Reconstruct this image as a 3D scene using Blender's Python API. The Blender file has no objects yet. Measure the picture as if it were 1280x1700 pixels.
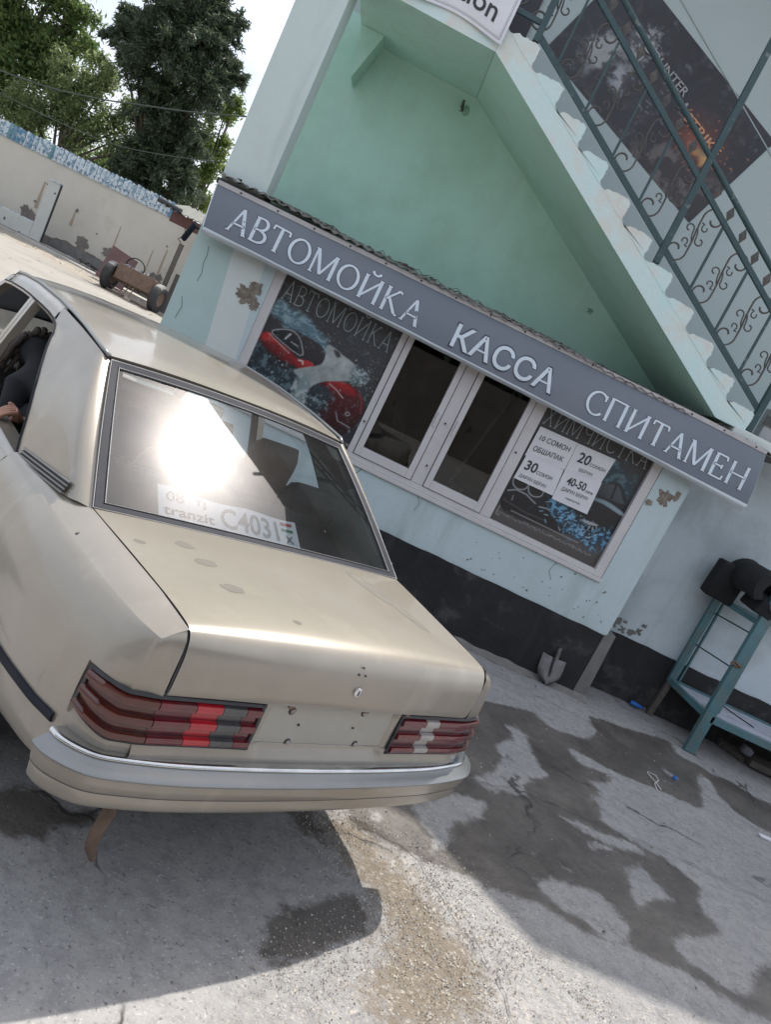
import bpy, bmesh, math, random
import numpy as np
from mathutils import Vector, Matrix, noise as mnoise
random.seed(7)
rng = np.random.default_rng(7)
scene = bpy.context.scene
COL = scene.collection
# ---------------------------------------------------------------- camera
cam_d = bpy.data.cameras.new('camera'); cam = bpy.data.objects.new('camera', cam_d); COL.objects.link(cam)
CAM = Vector((-0.43398, -6.21039, 1.83665))
FW = Vector((0.09777426, 0.97950107, -0.17611882)); RT = Vector((0.89952678, -0.01126686, 0.43672032)); UP = RT.cross(FW)
cam.matrix_world = Matrix(((RT.x, UP.x, -FW.x, CAM.x), (RT.y, UP.y, -FW.y, CAM.y), (RT.z, UP.z, -FW.z, CAM.z), (0, 0, 0, 1)))
cam_d.sensor_fit = 'HORIZONTAL'; cam_d.sensor_width = 36.0; cam_d.lens = 1313.3 / 1280 * 36.0
cam_d.clip_start = 0.05; cam_d.clip_end = 2000
scene.camera = cam
# ---------------------------------------------------------------- world, sun, exposure
SUN = Vector((0.214, 0.483, 1.0)).normalized()
SUN_EL = math.asin(SUN.z); SUN_AZ = math.atan2(SUN.x, SUN.y)
world = bpy.data.worlds.new("World"); scene.world = world; world.use_nodes = True
wn = world.node_tree.nodes; wl = world.node_tree.links
for n_ in list(wn): wn.remove(n_)
wo = wn.new('ShaderNodeOutputWorld'); wb = wn.new('ShaderNodeBackground'); sky = wn.new('ShaderNodeTexSky')
sky.sky_type = 'NISHITA'; sky.sun_disc = False; sky.sun_elevation = SUN_EL; sky.sun_rotation = SUN_AZ
sky.air_density = 1.0; sky.dust_density = 4.0; sky.ozone_density = 1.0
# thin bright cloud, drifting over the whole sky
tc = wn.new('ShaderNodeTexCoord'); mp = wn.new('ShaderNodeMapping'); mp.inputs['Scale'].default_value = (1.6, 1.6, 3.2)
cn = wn.new('ShaderNodeTexNoise'); cn.inputs['Scale'].default_value = 2.2; cn.inputs['Detail'].default_value = 8; cn.inputs['Roughness'].default_value = .58
cr = wn.new('ShaderNodeValToRGB'); cr.color_ramp.elements[0].position = .34; cr.color_ramp.elements[1].position = .66
cr.color_ramp.elements[0].color = (.30, .30, .30, 1); cr.color_ramp.elements[1].color = (.85, .85, .85, 1)
cm = wn.new('ShaderNodeMix'); cm.data_type = 'RGBA'; cm.inputs[7].default_value = (10.8, 11.6, 12.9, 1)
wl.new(tc.outputs['Generated'], mp.inputs[0]); wl.new(mp.outputs[0], cn.inputs['Vector']); wl.new(cn.outputs['Fac'], cr.inputs[0])
wl.new(cr.outputs[0], cm.inputs[0]); wl.new(sky.outputs[0], cm.inputs[6]); # the bright ring of thin cloud round the sun
dt = wn.new('ShaderNodeVectorMath'); dt.operation = 'DOT_PRODUCT'; dt.inputs[1].default_value = SUN
wl.new(tc.outputs['Generated'], dt.inputs[0]); mx0 = wn.new('ShaderNodeMath'); mx0.operation = 'MAXIMUM'; mx0.inputs[1].default_value = 0; wl.new(dt.outputs['Value'], mx0.inputs[0])
pw = wn.new('ShaderNodeMath'); pw.operation = 'POWER'; pw.inputs[1].default_value = 150; wl.new(mx0.outputs[0], pw.inputs[0])
ml = wn.new('ShaderNodeMath'); ml.operation = 'MULTIPLY_ADD'; ml.inputs[1].default_value = 5.5; ml.inputs[2].default_value = 1.0; wl.new(pw.outputs[0], ml.inputs[0])
sc_ = wn.new('ShaderNodeVectorMath'); sc_.operation = 'SCALE'; wl.new(cm.outputs[2], sc_.inputs[0]); wl.new(ml.outputs[0], sc_.inputs['Scale'])
wl.new(sc_.outputs[0], wb.inputs[0]); wl.new(wb.outputs[0], wo.inputs[0])
wb.inputs[1].default_value = 0.1
sun_d = bpy.data.lights.new('sun', 'SUN'); sun_d.energy = 4.1; sun_d.angle = math.radians(0.6); sun_d.color = (1, .965, .90)
sun = bpy.data.objects.new('sun', sun_d); COL.objects.link(sun)
sun.rotation_euler = (-SUN).to_track_quat('-Z', 'Y').to_euler(); sun.location = (0, 0, 30)
scene.view_settings.view_transform = 'Standard'; scene.view_settings.look = 'None'
scene.view_settings.gamma = 1.0; scene.view_settings.use_curve_mapping = False
scene.view_settings.exposure = 0.45
scene.render.engine = 'CYCLES'
scene.cycles.max_bounces = 8; scene.cycles.transparent_max_bounces = 16; scene.cycles.caustics_reflective = False; scene.cycles.caustics_refractive = False

# ---------------------------------------------------------------- materials
def newmat(name):
    m = bpy.data.materials.new(name); m.use_nodes = True
    nt = m.node_tree; b = nt.nodes['Principled BSDF']
    return m, nt, b
def c4(c): return (c[0], c[1], c[2], 1)
def pm(name, c1, c2=None, scale=6., rough=.7, bump=.0, bscale=60., metal=0., dirt=None, dscale=1.3, dlo=.52, dhi=.72, coat=0., spec=.5, stretch=None, rvar=0., speck=None, streak=None):
    """two colours mixed by noise, a broad stain colour, fine bump"""
    m, nt, b = newmat(name); N = nt.nodes; L = nt.links
    b.inputs['Roughness'].default_value = rough; b.inputs['Metallic'].default_value = metal
    b.inputs['Coat Weight'].default_value = coat; b.inputs['Coat Roughness'].default_value = .06
    b.inputs['Specular IOR Level'].default_value = spec
    t = N.new('ShaderNodeTexCoord'); src = t.outputs['Object']
    if stretch:
        mp_ = N.new('ShaderNodeMapping'); mp_.inputs['Scale'].default_value = stretch; L.new(src, mp_.inputs[0]); src = mp_.outputs[0]
    if c2 is None: c2 = tuple(x * .86 for x in c1)
    n1 = N.new('ShaderNodeTexNoise'); n1.inputs['Scale'].default_value = scale; n1.inputs['Detail'].default_value = 7; n1.inputs['Roughness'].default_value = .6
    L.new(src, n1.inputs['Vector'])
    r1 = N.new('ShaderNodeValToRGB'); r1.color_ramp.elements[0].position = .35; r1.color_ramp.elements[1].position = .68
    r1.color_ramp.elements[0].color = c4(c1); r1.color_ramp.elements[1].color = c4(c2); L.new(n1.outputs['Fac'], r1.inputs[0])
    out = r1.outputs[0]
    if dirt:
        n2 = N.new('ShaderNodeTexNoise'); n2.inputs['Scale'].default_value = dscale; n2.inputs['Detail'].default_value = 9; n2.inputs['Roughness'].default_value = .66
        L.new(src, n2.inputs['Vector'])
        r2 = N.new('ShaderNodeMapRange'); r2.inputs[1].default_value = dlo; r2.inputs[2].default_value = dhi; L.new(n2.outputs['Fac'], r2.inputs[0])
        mx = N.new('ShaderNodeMix'); mx.data_type = 'RGBA'; mx.inputs[7].default_value = c4(dirt); L.new(r2.outputs[0], mx.inputs[0]); L.new(out, mx.inputs[6]); out = mx.outputs[2]
    if streak:
        ms_ = N.new('ShaderNodeMapping'); ms_.inputs['Scale'].default_value = (1, 1, .12); L.new(t.outputs['Object'], ms_.inputs[0]); n4 = N.new('ShaderNodeTexNoise'); n4.inputs['Scale'].default_value = streak[1]; n4.inputs['Detail'].default_value = 8; n4.inputs['Roughness'].default_value = .65
        L.new(ms_.outputs[0], n4.inputs['Vector']); r4 = N.new('ShaderNodeMapRange'); r4.inputs[1].default_value = streak[2]; r4.inputs[2].default_value = streak[2] + .25; r4.inputs[4].default_value = .75; L.new(n4.outputs['Fac'], r4.inputs[0])
        mx = N.new('ShaderNodeMix'); mx.data_type = 'RGBA'; mx.inputs[7].default_value = c4(streak[0]); L.new(r4.outputs[0], mx.inputs[0]); L.new(out, mx.inputs[6]); out = mx.outputs[2]
    if speck:
        n3 = N.new('ShaderNodeTexNoise'); n3.inputs['Scale'].default_value = speck[1]; n3.inputs['Detail'].default_value = 3; L.new(t.outputs['Object'], n3.inputs['Vector'])
        r3 = N.new('ShaderNodeMapRange'); r3.inputs[1].default_value = speck[2]; r3.inputs[2].default_value = speck[2] + .05; L.new(n3.outputs['Fac'], r3.inputs[0])
        mx = N.new('ShaderNodeMix'); mx.data_type = 'RGBA'; mx.inputs[7].default_value = c4(speck[0]); L.new(r3.outputs[0], mx.inputs[0]); L.new(out, mx.inputs[6]); out = mx.outputs[2]
    L.new(out, b.inputs['Base Color'])
    if rvar:
        mr = N.new('ShaderNodeMapRange'); mr.inputs[3].default_value = rough - rvar; mr.inputs[4].default_value = rough + rvar; L.new(n1.outputs['Fac'], mr.inputs[0]); L.new(mr.outputs[0], b.inputs['Roughness'])
    if bump:
        nb = N.new('ShaderNodeTexNoise'); nb.inputs['Scale'].default_value = bscale; nb.inputs['Detail'].default_value = 6; L.new(src, nb.inputs['Vector'])
        bp = N.new('ShaderNodeBump'); bp.inputs['Strength'].default_value = bump; bp.inputs['Distance'].default_value = .01; L.new(nb.outputs['Fac'], bp.inputs['Height']); L.new(bp.outputs[0], b.inputs['Normal'])
    return m
def glass_mat(name, tint, dust=.0, dustcol=(.7, .7, .68), haze=.0, hrough=.2, ior=1.5):
    m = bpy.data.materials.new(name); m.use_nodes = True; nt = m.node_tree; N = nt.nodes; L = nt.links
    for n_ in list(N): N.remove(n_)
    o = N.new('ShaderNodeOutputMaterial'); tr = N.new('ShaderNodeBsdfTransparent'); tr.inputs[0].default_value = c4(tint)
    gl = N.new('ShaderNodeBsdfGlossy'); gl.inputs['Roughness'].default_value = .01
    fr = N.new('ShaderNodeFresnel'); fr.inputs[0].default_value = ior
    mx = N.new('ShaderNodeMixShader'); L.new(fr.outputs[0], mx.inputs[0]); L.new(tr.outputs[0], mx.inputs[1]); L.new(gl.outputs[0], mx.inputs[2]); out = mx.outputs[0]
    t = N.new('ShaderNodeTexCoord'); n1 = N.new('ShaderNodeTexNoise'); n1.inputs['Scale'].default_value = 5; n1.inputs['Detail'].default_value = 8; L.new(t.outputs['Object'], n1.inputs['Vector'])
    if haze:
        g2 = N.new('ShaderNodeBsdfGlossy'); g2.inputs['Roughness'].default_value = hrough
        m2 = N.new('ShaderNodeMixShader'); m2.inputs[0].default_value = haze; L.new(out, m2.inputs[1]); L.new(g2.outputs[0], m2.inputs[2]); out = m2.outputs[0]
    if dust:
        df = N.new('ShaderNodeBsdfDiffuse'); df.inputs[0].default_value = c4(dustcol)
        mr = N.new('ShaderNodeMapRange'); mr.inputs[1].default_value = .3; mr.inputs[2].default_value = .75; mr.inputs[3].default_value = dust * .5; mr.inputs[4].default_value = dust * 1.6
        L.new(n1.outputs['Fac'], mr.inputs[0])
        m3 = N.new('ShaderNodeMixShader'); L.new(mr.outputs[0], m3.inputs[0]); L.new(out, m3.inputs[1]); L.new(df.outputs[0], m3.inputs[2]); out = m3.outputs[0]
    L.new(out, o.inputs[0]); return m
M = {}
M['paint'] = pm('car_paint', (.295, .263, .218), (.27, .24, .20), 3., rough=.34, metal=.32, coat=.6, dirt=(.245, .218, .182), dscale=2.2, dlo=.50, dhi=.78, rvar=.08, streak=((.37, .33, .275), 7, .56))
M['rubber'] = pm('rubber', (.022, .022, .026), (.035, .035, .04), 20, rough=.55, bump=.1)
M['trim_black'] = pm('black_trim', (.016, .018, .026), (.024, .025, .034), 12, rough=.6, spec=.12)
M['chrome'] = pm('chrome', (.62, .62, .62), (.5, .5, .5), 15, rough=.2, metal=1.)
M['steel'] = pm('steel', (.35, .34, .33), (.22, .2, .18), 25, rough=.4, metal=.9)
M['bumper_face'] = pm('bumper_face', (.235, .24, .24), (.20, .205, .205), 4, rough=.34, metal=.7, coat=.2, dirt=(.24, .23, .21), dscale=3)
M['lens_amber'] = pm('lens_amber', (.085, .017, .010), (.06, .012, .009), 20, rough=.2, coat=.5, dirt=(.075, .045, .035), dscale=9)
M['lens_red'] = pm('lens_red', (.12, .009, .014), (.085, .007, .011), 20, rough=.14, coat=.6, dirt=(.09, .03, .03), dscale=9)
M['lens_bright'] = pm('lens_bright_red', (.40, .012, .02), (.30, .010, .016), 20, rough=.18, coat=.5)
M['lens_white'] = pm('lens_reverse', (.36, .33, .31), (.27, .25, .24), 20, rough=.2, coat=.3)
M['bead'] = pm('window_bead', (.13, .13, .135), (.10, .10, .105), 15, rough=.55)
M['seat_brown'] = pm('seat_brown', (.24, .155, .115), (.30, .20, .15), 14, rough=.5, bump=.35, bscale=18)
M['seat_dark'] = pm('seat_dark', (.032, .031, .034), (.05, .048, .052), 14, rough=.7, bump=.2)
M['dash'] = pm('cabin_plastic', (.03, .03, .033), (.045, .044, .045), 10, rough=.6)
M['headliner'] = pm('headliner', (.22, .20, .17), (.18, .16, .14), 10, rough=.9)
M['cloth'] = pm('black_cloth', (.005, .0055, .008), (.011, .012, .016), 8, rough=.95, bump=.5, bscale=14)
M['skin'] = pm('skin', (.42, .22, .15), (.36, .18, .12), 12, rough=.5)
M['hair'] = pm('hair', (.035, .026, .022), (.075, .058, .05), 30, rough=.5, bump=.6, bscale=120, stretch=(8, 1, 1))
M['paper'] = pm('paper', (.72, .71, .74), (.66, .65, .68), 8, rough=.8)
M['card'] = pm('card_paper', (.86, .86, .88), (.82, .82, .84), 8, rough=.7)
M['ink'] = pm('ink', (.03, .03, .035), (.05, .05, .055), 20, rough=.7)
M['ink_grey'] = pm('ink_grey', (.16, .17, .18), (.2, .21, .22), 20, rough=.7)
M['flag_red'] = pm('flag_red', (.45, .02, .03), None, 20, rough=.7); M['flag_green'] = pm('flag_green', (.02, .22, .09), None, 20, rough=.7)
M['rear_glass'] = glass_mat('rear_glass', (.82, .86, .87), dust=.012, haze=.010, hrough=.15, ior=1.62)
M['side_glass'] = glass_mat('side_glass', (.72, .76, .75), dust=.02)
M['pane'] = glass_mat('window_pane', (.55, .57, .57), dust=.001, ior=1.5)
# facade
M['facade'] = pm('facade_paint', (.52, .61, .64), (.48, .575, .60), 2.2, rough=.82, bump=.25, bscale=30, dirt=(.44, .52, .52), dscale=1.1, dlo=.5, dhi=.8, speck=((.11, .11, .10), 26, .735), streak=((.34, .40, .40), 4.5, .52))
M['facade_low'] = pm('facade_low', (.53, .60, .645), (.49, .56, .605), 1.5, rough=.82, bump=.3, bscale=30, dirt=(.36, .41, .43), dscale=1.4, dlo=.5, dhi=.74, streak=((.36, .40, .41), 5, .52))
M['mint_crack'] = pm('mint_crack', (.20, .32, .26), None, 8, rough=.9); M['mint_stain'] = pm('mint_stain', (.17, .30, .22), (.30, .47, .37), 18, rough=.9)
M['pier_pale'] = pm('pier_pale', (.64, .69, .67), (.60, .65, .635), 3, rough=.85, bump=.2, bscale=30)
M['pier_teal'] = pm('pier_teal', (.46, .585, .565), (.43, .55, .535), 3, rough=.85, bump=.25, bscale=30)
M['upper_pier'] = pm('upper_pier', (.57, .655, .635), (.54, .62, .605), 1.6, rough=.85, bump=.25, bscale=25, dirt=(.50, .47, .38), dscale=.9, dlo=.55, dhi=.85, streak=((.40, .45, .43), 5, .54))
M['mint'] = pm('mint_wall', (.46, .70, .60), (.42, .66, .565), 1.1, rough=.85, bump=.4, bscale=14, dirt=(.36, .56, .45), dscale=1.2, dlo=.48, dhi=.74, speck=((.05, .08, .05), 5, .77), streak=((.42, .58, .53), 3.2, .52))
M['stair_side'] = pm('stair_side', (.55, .72, .715), (.68, .72, .695), 2.4, rough=.85, bump=.35, bscale=28, dirt=(.64, .59, .52), dscale=2.4, dlo=.48, dhi=.66, speck=((.22, .20, .17), 11, .73))
M['tread'] = pm('tread', (.36, .37, .38), (.31, .32, .33), 6, rough=.9, bump=.3)
M['back_wall'] = pm('upper_wall', (.42, .485, .485), (.40, .465, .465), 1.2, rough=.85, bump=.12, bscale=20)
M['plinth'] = pm('black_plinth', (.011, .011, .013), (.024, .023, .024), 3, rough=.8, bump=.4, bscale=24, dirt=(.12, .115, .11), dscale=3.2, dlo=.55, dhi=.85, streak=((.05, .048, .047), 5, .56))
M['concrete_edge'] = pm('concrete_edge', (.20, .19, .18), (.14, .135, .13), 5, rough=.9, bump=.4)
M['hole'] = pm('broken_plaster', (.15, .12, .095), (.30, .265, .225), 22, rough=.95, bump=.8, bscale=40)
M['upvc'] = pm('window_plastic', (.60, .575, .575), (.56, .535, .54), 3, rough=.45, dirt=(.45, .41, .38), dscale=4, dlo=.55, dhi=.85)
M['seam'] = pm('dark_seam', (.05, .05, .055), None, 10, rough=.8)
M['sign_grey'] = pm('sign_vinyl', (.135, .155, .19), (.15, .17, .205), 1.4, rough=.42, bump=.03, bscale=3, dirt=(.16, .175, .20), dscale=2.2)
M['sign_white'] = pm('sign_hem', (.60, .66, .71), (.56, .62, .67), 3, rough=.5)
M['sign_letter'] = pm('sign_letter', (.62, .68, .745), (.58, .64, .70), 4, rough=.55)
M['sign_edge'] = pm('sign_letter_edge', (.045, .055, .08), None, 8, rough=.6)
M['alu'] = pm('aluminium', (.50, .48, .48), (.42, .40, .40), 10, rough=.5, metal=.4)
M['roofing'] = pm('grey_roofing', (.17, .155, .145), (.26, .24, .225), 9, rough=.9, bump=.5, dirt=(.03, .03, .03), dscale=8, dlo=.5, dhi=.65)
M['debris'] = pm('debris', (.04, .038, .034), (.15, .13, .11), 18, rough=.95, bump=.6)
M['rail'] = pm('railing_paint', (.030, .062, .068), (.04, .08, .085), 6, rough=.5, dirt=(.17, .19, .19), dscale=14, dlo=.60, dhi=.68)
M['scroll'] = pm('scroll_iron', (.10, .085, .075), (.05, .055, .055), 14, rough=.55, dirt=(.16, .06, .05), dscale=6, dlo=.6, dhi=.7)
M['poster_dark'] = pm('poster_dark', (.016, .015, .02), (.032, .030, .040), 2, rough=.45, dirt=(.045, .03, .035), dscale=2)
M['poster_grey'] = pm('poster_grey', (.06, .062, .075), (.045, .046, .055), 3, rough=.4)
M['bag'] = pm('black_foam', (.010, .010, .011), (.017, .017, .019), 10, rough=.9, bump=.3)
M['stand'] = pm('stand_teal', (.085, .19, .215), (.065, .15, .17), 5, rough=.5, dirt=(.12, .13, .125), dscale=6, dlo=.50, dhi=.70, speck=((.10, .06, .045), 14, .70), streak=((.06, .09, .10), 9, .55))
M['board'] = pm('pale_board', (.42, .44, .50), (.36, .38, .44), 5, rough=.7, dirt=(.26, .26, .28), dscale=6)
M['wood_old'] = pm('old_wood', (.09, .08, .072), (.14, .12, .105), 8, rough=.9, bump=.4, stretch=(1, 8, 8))
M['rust'] = pm('rust', (.19, .125, .09), (.12, .08, .06), 12, rough=.85, bump=.5)
M['beige_wall'] = pm('beige_plaster', (.56, .525, .46), (.50, .465, .405), .8, rough=.9, bump=.3, bscale=12, dirt=(.35, .30, .235), dscale=.55, dlo=.54, dhi=.78, speck=((.12, .10, .085), 2.6, .735))
M['wall_base'] = pm('bare_plaster', (.20, .175, .155), (.13, .115, .105), 3, rough=.95, bump=.6, bscale=14)
M['sheet_white'] = pm('sheet_white', (.62, .68, .71), (.44, .52, .57), 9, rough=.5, dirt=(.16, .26, .36), dscale=9, dlo=.50, dhi=.58)
M['sheet_blue'] = pm('sheet_blue', (.10, .22, .34), (.16, .30, .40), 6, rough=.5, dirt=(.5, .55, .58), dscale=7, dlo=.54, dhi=.6)
M['sheet_teal'] = pm('sheet_teal', (.10, .24, .28), (.16, .30, .34), 6, rough=.5, dirt=(.46, .5, .52), dscale=8, dlo=.57, dhi=.63)
M['white_steel'] = pm('white_steel', (.50, .51, .48), (.45, .455, .43), 3, rough=.6, speck=((.03, .03, .03), 5, .68))
M['tyre'] = pm('tyre', (.028, .028, .03), (.045, .044, .044), 10, rough=.85, bump=.4)
M['tyre_dust_lit'] = pm('tyre_dust_lit', (.26, .24, .23), (.2, .19, .18), 14, rough=.9, bump=.4)  # pale tyre tops: dust, with sunlight put into the colour
M['maroon'] = pm('maroon_steel', (.12, .065, .065), (.15, .09, .085), 4, rough=.8)
M['roof_brown'] = pm('fascia_brown', (.07, .025, .02), (.10, .04, .03), 4, rough=.7)
M['asbestos'] = pm('shed_roof', (.12, .125, .11), (.17, .17, .15), 5, rough=.9)
M['blue_plastic'] = pm('blue_plastic', (.02, .14, .5), None, 10, rough=.4)
M['white_string'] = pm('white_string', (.6, .58, .55), None, 10, rough=.9)
M['bark'] = pm('bark', (.07, .055, .045), (.12, .10, .08), 9, rough=.95, bump=.8, stretch=(4, 4, 1))
M['cable'] = pm('cable', (.03, .045, .035), None, 10, rough=.6)
def leaf_mat(name, a, b_, trans):
    m = bpy.data.materials.new(name); m.use_nodes = True; nt = m.node_tree; N = nt.nodes; L = nt.links
    for n_ in list(N): N.remove(n_)
    o = N.new('ShaderNodeOutputMaterial'); g = N.new('ShaderNodeNewGeometry'); r = N.new('ShaderNodeValToRGB')
    r.color_ramp.elements[0].color = c4(a); r.color_ramp.elements[1].color = c4(b_); L.new(g.outputs['Random Per Island'], r.inputs[0])
    d = N.new('ShaderNodeBsdfPrincipled'); d.inputs['Roughness'].default_value = .5; d.inputs['Specular IOR Level'].default_value = .3; L.new(r.outputs[0], d.inputs['Base Color'])
    t = N.new('ShaderNodeBsdfTranslucent'); L.new(r.outputs[0], t.inputs[0]); mx = N.new('ShaderNodeMixShader'); mx.inputs[0].default_value = trans
    L.new(d.outputs[0], mx.inputs[1]); L.new(t.outputs[0], mx.inputs[2]); L.new(mx.outputs[0], o.inputs[0]); return m
M['leaf_a'] = leaf_mat('leaf_walnut', (.07, .125, .045), (.20, .27, .09), .55)
M['leaf_b'] = leaf_mat('leaf_olive', (.10, .15, .06), (.28, .33, .15), .55)
M['leaf_c'] = leaf_mat('leaf_conifer', (.038, .062, .042), (.105, .13, .072), .35)
M['leaf_d'] = leaf_mat('leaf_light', (.09, .14, .035), (.24, .30, .09), .55)

# ---------------------------------------------------------------- object helpers
def add(name, verts, faces, mat, parent=None, smooth=False, matidx=None, kind=None):
    me = bpy.data.meshes.new(name)
    off = Vector((0, 0, 0)) if parent is None else Vector(parent.get('_o', (0, 0, 0)))
    me.from_pydata([(v[0] - off.x, v[1] - off.y, v[2] - off.z) for v in verts], [], faces)
    for m in (mat if isinstance(mat, (list, tuple)) else [mat]): me.materials.append(M[m] if isinstance(m, str) else m)
    if matidx is not None: me.polygons.foreach_set('material_index', matidx)
    if smooth: me.polygons.foreach_set('use_smooth', [True] * len(me.polygons))
    me.update(); o = bpy.data.objects.new(name, me); COL.objects.link(o)
    if parent is not None:
        o.parent = parent
        if '_o' in parent: o['_o'] = parent['_o']
    if kind: o['kind'] = kind
    return o
def thing(name, label, cat, loc=(0, 0, 0), group=None, rz=0.):
    o = bpy.data.objects.new(name, None); COL.objects.link(o); o.location = loc; o.rotation_euler = (0, 0, rz)
    o.empty_display_size = .1; o['label'] = label; o['category'] = cat
    if rz == 0.: o['_o'] = tuple(loc)
    if group: o['group'] = group
    return o
def tag(o, label, cat, group=None):
    o['label'] = label; o['category'] = cat
    if group: o['group'] = group
    return o
class G:
    """collects shapes into one mesh"""
    def __init__(s): s.v = []; s.f = []; s.m = []
    def raw(s, v, f, m=0):
        b = len(s.v); s.v += [tuple(x) for x in v]; s.f += [tuple(i + b for i in q) for q in f]; s.m += [m] * len(f); return s
    def box(s, x0, x1, y0, y1, z0, z1, m=0):
        return s.raw([(x0, y0, z0), (x1, y0, z0), (x1, y1, z0), (x0, y1, z0), (x0, y0, z1), (x1, y0, z1), (x1, y1, z1), (x0, y1, z1)],
                     [(0, 3, 2, 1), (4, 5, 6, 7), (0, 1, 5, 4), (1, 2, 6, 5), (2, 3, 7, 6), (3, 0, 4, 7)], m)
    def beam(s, a, b, w, h, up=(0, 0, 1), m=0):
        a = Vector(a); b = Vector(b); d = (b - a).normalized(); up = Vector(up)
        if abs(d.dot(up)) > .98: up = Vector((0, 1, 0))
        r = d.cross(up).normalized(); u = r.cross(d)
        P = [p + r * sx * w / 2 + u * sz * h / 2 for p in (a, b) for sx, sz in ((-1, -1), (1, -1), (1, 1), (-1, 1))]
        return s.raw(P, [(0, 1, 2, 3), (7, 6, 5, 4), (0, 4, 5, 1), (1, 5, 6, 2), (2, 6, 7, 3), (3, 7, 4, 0)], m)
    def tube(s, pts, r, n=8, m=0, cap=True, closed=False):
        pts = [Vector(p) for p in pts]; k = len(pts); rr = r if isinstance(r, (list, tuple)) else [r] * k; V = []; F = []
        up = Vector((0, 0, 1)); prev = None
        for i, p in enumerate(pts):
            d = (pts[min(i + 1, k - 1)] - pts[max(i - 1, 0)])
            if d.length < 1e-9: d = Vector((0, 0, 1))
            d.normalize()
            if prev is None:
                a = up if abs(d.dot(up)) < .9 else Vector((1, 0, 0)); x = d.cross(a).normalized()
            else: x = (prev - d * prev.dot(d)).normalized()
            prev = x; y = d.cross(x)
            for j in range(n):
                t = 2 * math.pi * j / n; V.append(p + (x * math.cos(t) + y * math.sin(t)) * rr[i])
        for i in range(k - 1):
            for j in range(n): F.append((i * n + j, i * n + (j + 1) % n, (i + 1) * n + (j + 1) % n, (i + 1) * n + j))
        if cap: F.append(tuple(range(n - 1, -1, -1))); F.append(tuple((k - 1) * n + j for j in range(n)))
        return s.raw(V, F, m)
    def prism(s, poly, axis, a, b, m=0):
        """poly of 2D points, extruded along an axis ('x','y','z') from a to b"""
        mk = {'x': lambda p, t: (t, p[0], p[1]), 'y': lambda p, t: (p[0], t, p[1]), 'z': lambda p, t: (p[0], p[1], t)}[axis]
        n = len(poly); V = [mk(p, a) for p in poly] + [mk(p, b) for p in poly]
        ar = sum(poly[i][0] * poly[(i + 1) % n][1] - poly[(i + 1) % n][0] * poly[i][1] for i in range(n))
        F = [tuple(range(n)), tuple(range(2 * n - 1, n - 1, -1))] + [(i, i + n, (i + 1) % n + n, (i + 1) % n) for i in range(n)]
        return s.raw(V, F, m)
    def grid(s, rows, m=0, flip=False):
        k = len(rows); n = len(rows[0]); V = [p for r in rows for p in r]; F = []
        for i in range(k - 1):
            for j in range(n - 1):
                q = (i * n + j, i * n + j + 1, (i + 1) * n + j + 1, (i + 1) * n + j); F.append(q[::-1] if flip else q)
        return s.raw(V, F, m)
    def lathe(s, prof, c, axis='z', n=24, m=0):
        V = []; F = []; k = len(prof)
        for (r, h) in prof:
            for j in range(n):
                t = 2 * math.pi * j / n; a, b = r * math.cos(t), r * math.sin(t)
                V.append({'z': (c[0] + a, c[1] + b, c[2] + h), 'x': (c[0] + h, c[1] + a, c[2] + b), 'y': (c[0] + a, c[1] + h, c[2] + b)}[axis])
        for i in range(k - 1):
            for j in range(n): F.append((i * n + j, i * n + (j + 1) % n, (i + 1) * n + (j + 1) % n, (i + 1) * n + j))
        return s.raw(V, F, m)
    def mk(s, name, mat, parent=None, smooth=False, bevel=0, kind=None, recalc=True, autosmooth=None):
        o = add(name, s.v, s.f, mat, parent, smooth, s.m if isinstance(mat, (list, tuple)) else None, kind)
        if recalc or bevel:
            bm = bmesh.new(); bm.from_mesh(o.data)
            if recalc: bmesh.ops.recalc_face_normals(bm, faces=bm.faces)
            if bevel: bmesh.ops.bevel(bm, geom=list(bm.edges), offset=bevel, segments=2, affect='EDGES', profile=.6)
            bm.to_mesh(o.data); bm.free()
        if autosmooth is not None:
            o.data.polygons.foreach_set('use_smooth', [True] * len(o.data.polygons)); o.data.set_sharp_from_angle(angle=math.radians(autosmooth))
        return o
def spline(pts, n):
    """Catmull-Rom through points (any dimension), n samples per span"""
    P = [np.array(p, float) for p in pts]; P = [2 * P[0] - P[1]] + P + [2 * P[-1] - P[-2]]; out = []
    for i in range(1, len(P) - 2):
        for k in range(n):
            t = k / n; a, b, c, d = P[i - 1], P[i], P[i + 1], P[i + 2]
            out.append(.5 * (2 * b + (c - a) * t + (2 * a - 5 * b + 4 * c - d) * t * t + (3 * b - a - 3 * c + d) * t ** 3))
    out.append(P[-2]); return out
def fill(name, polys, mapf, mat, parent=None, matidx=None):
    """flat polygons in (u,v), mapped to 3D"""
    g = G()
    for i, p in enumerate(polys): g.raw([mapf(*q) for q in p], [tuple(range(len(p)))], 0 if matidx is None else matidx[i])
    return g
# text in the built-in face, as a flat mesh
def text_uv(body, size=1., bold=0., space=1.):
    c = bpy.data.curves.new('lettering', 'FONT'); c.body = body; c.size = size; c.offset = bold; c.space_character = space; c.resolution_u = 3
    o = bpy.data.objects.new('lettering', c); COL.objects.link(o)
    dg = bpy.context.evaluated_depsgraph_get(); me = bpy.data.meshes.new_from_object(o.evaluated_get(dg))
    v = np.array([x.co[:2] for x in me.vertices]); f = [tuple(p.vertices) for p in me.polygons]
    bpy.data.objects.remove(o); bpy.data.meshes.remove(me); bpy.data.curves.remove(c)
    return v, f
def text_fit(body, u0, u1, v0, v1, bold=0.):
    v, f = text_uv(body, 1., bold); lo = v.min(0); hi = v.max(0)
    v = (v - lo) / (hi - lo); return np.stack([u0 + v[:, 0] * (u1 - u0), v0 + v[:, 1] * (v1 - v0)], 1), f
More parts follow.
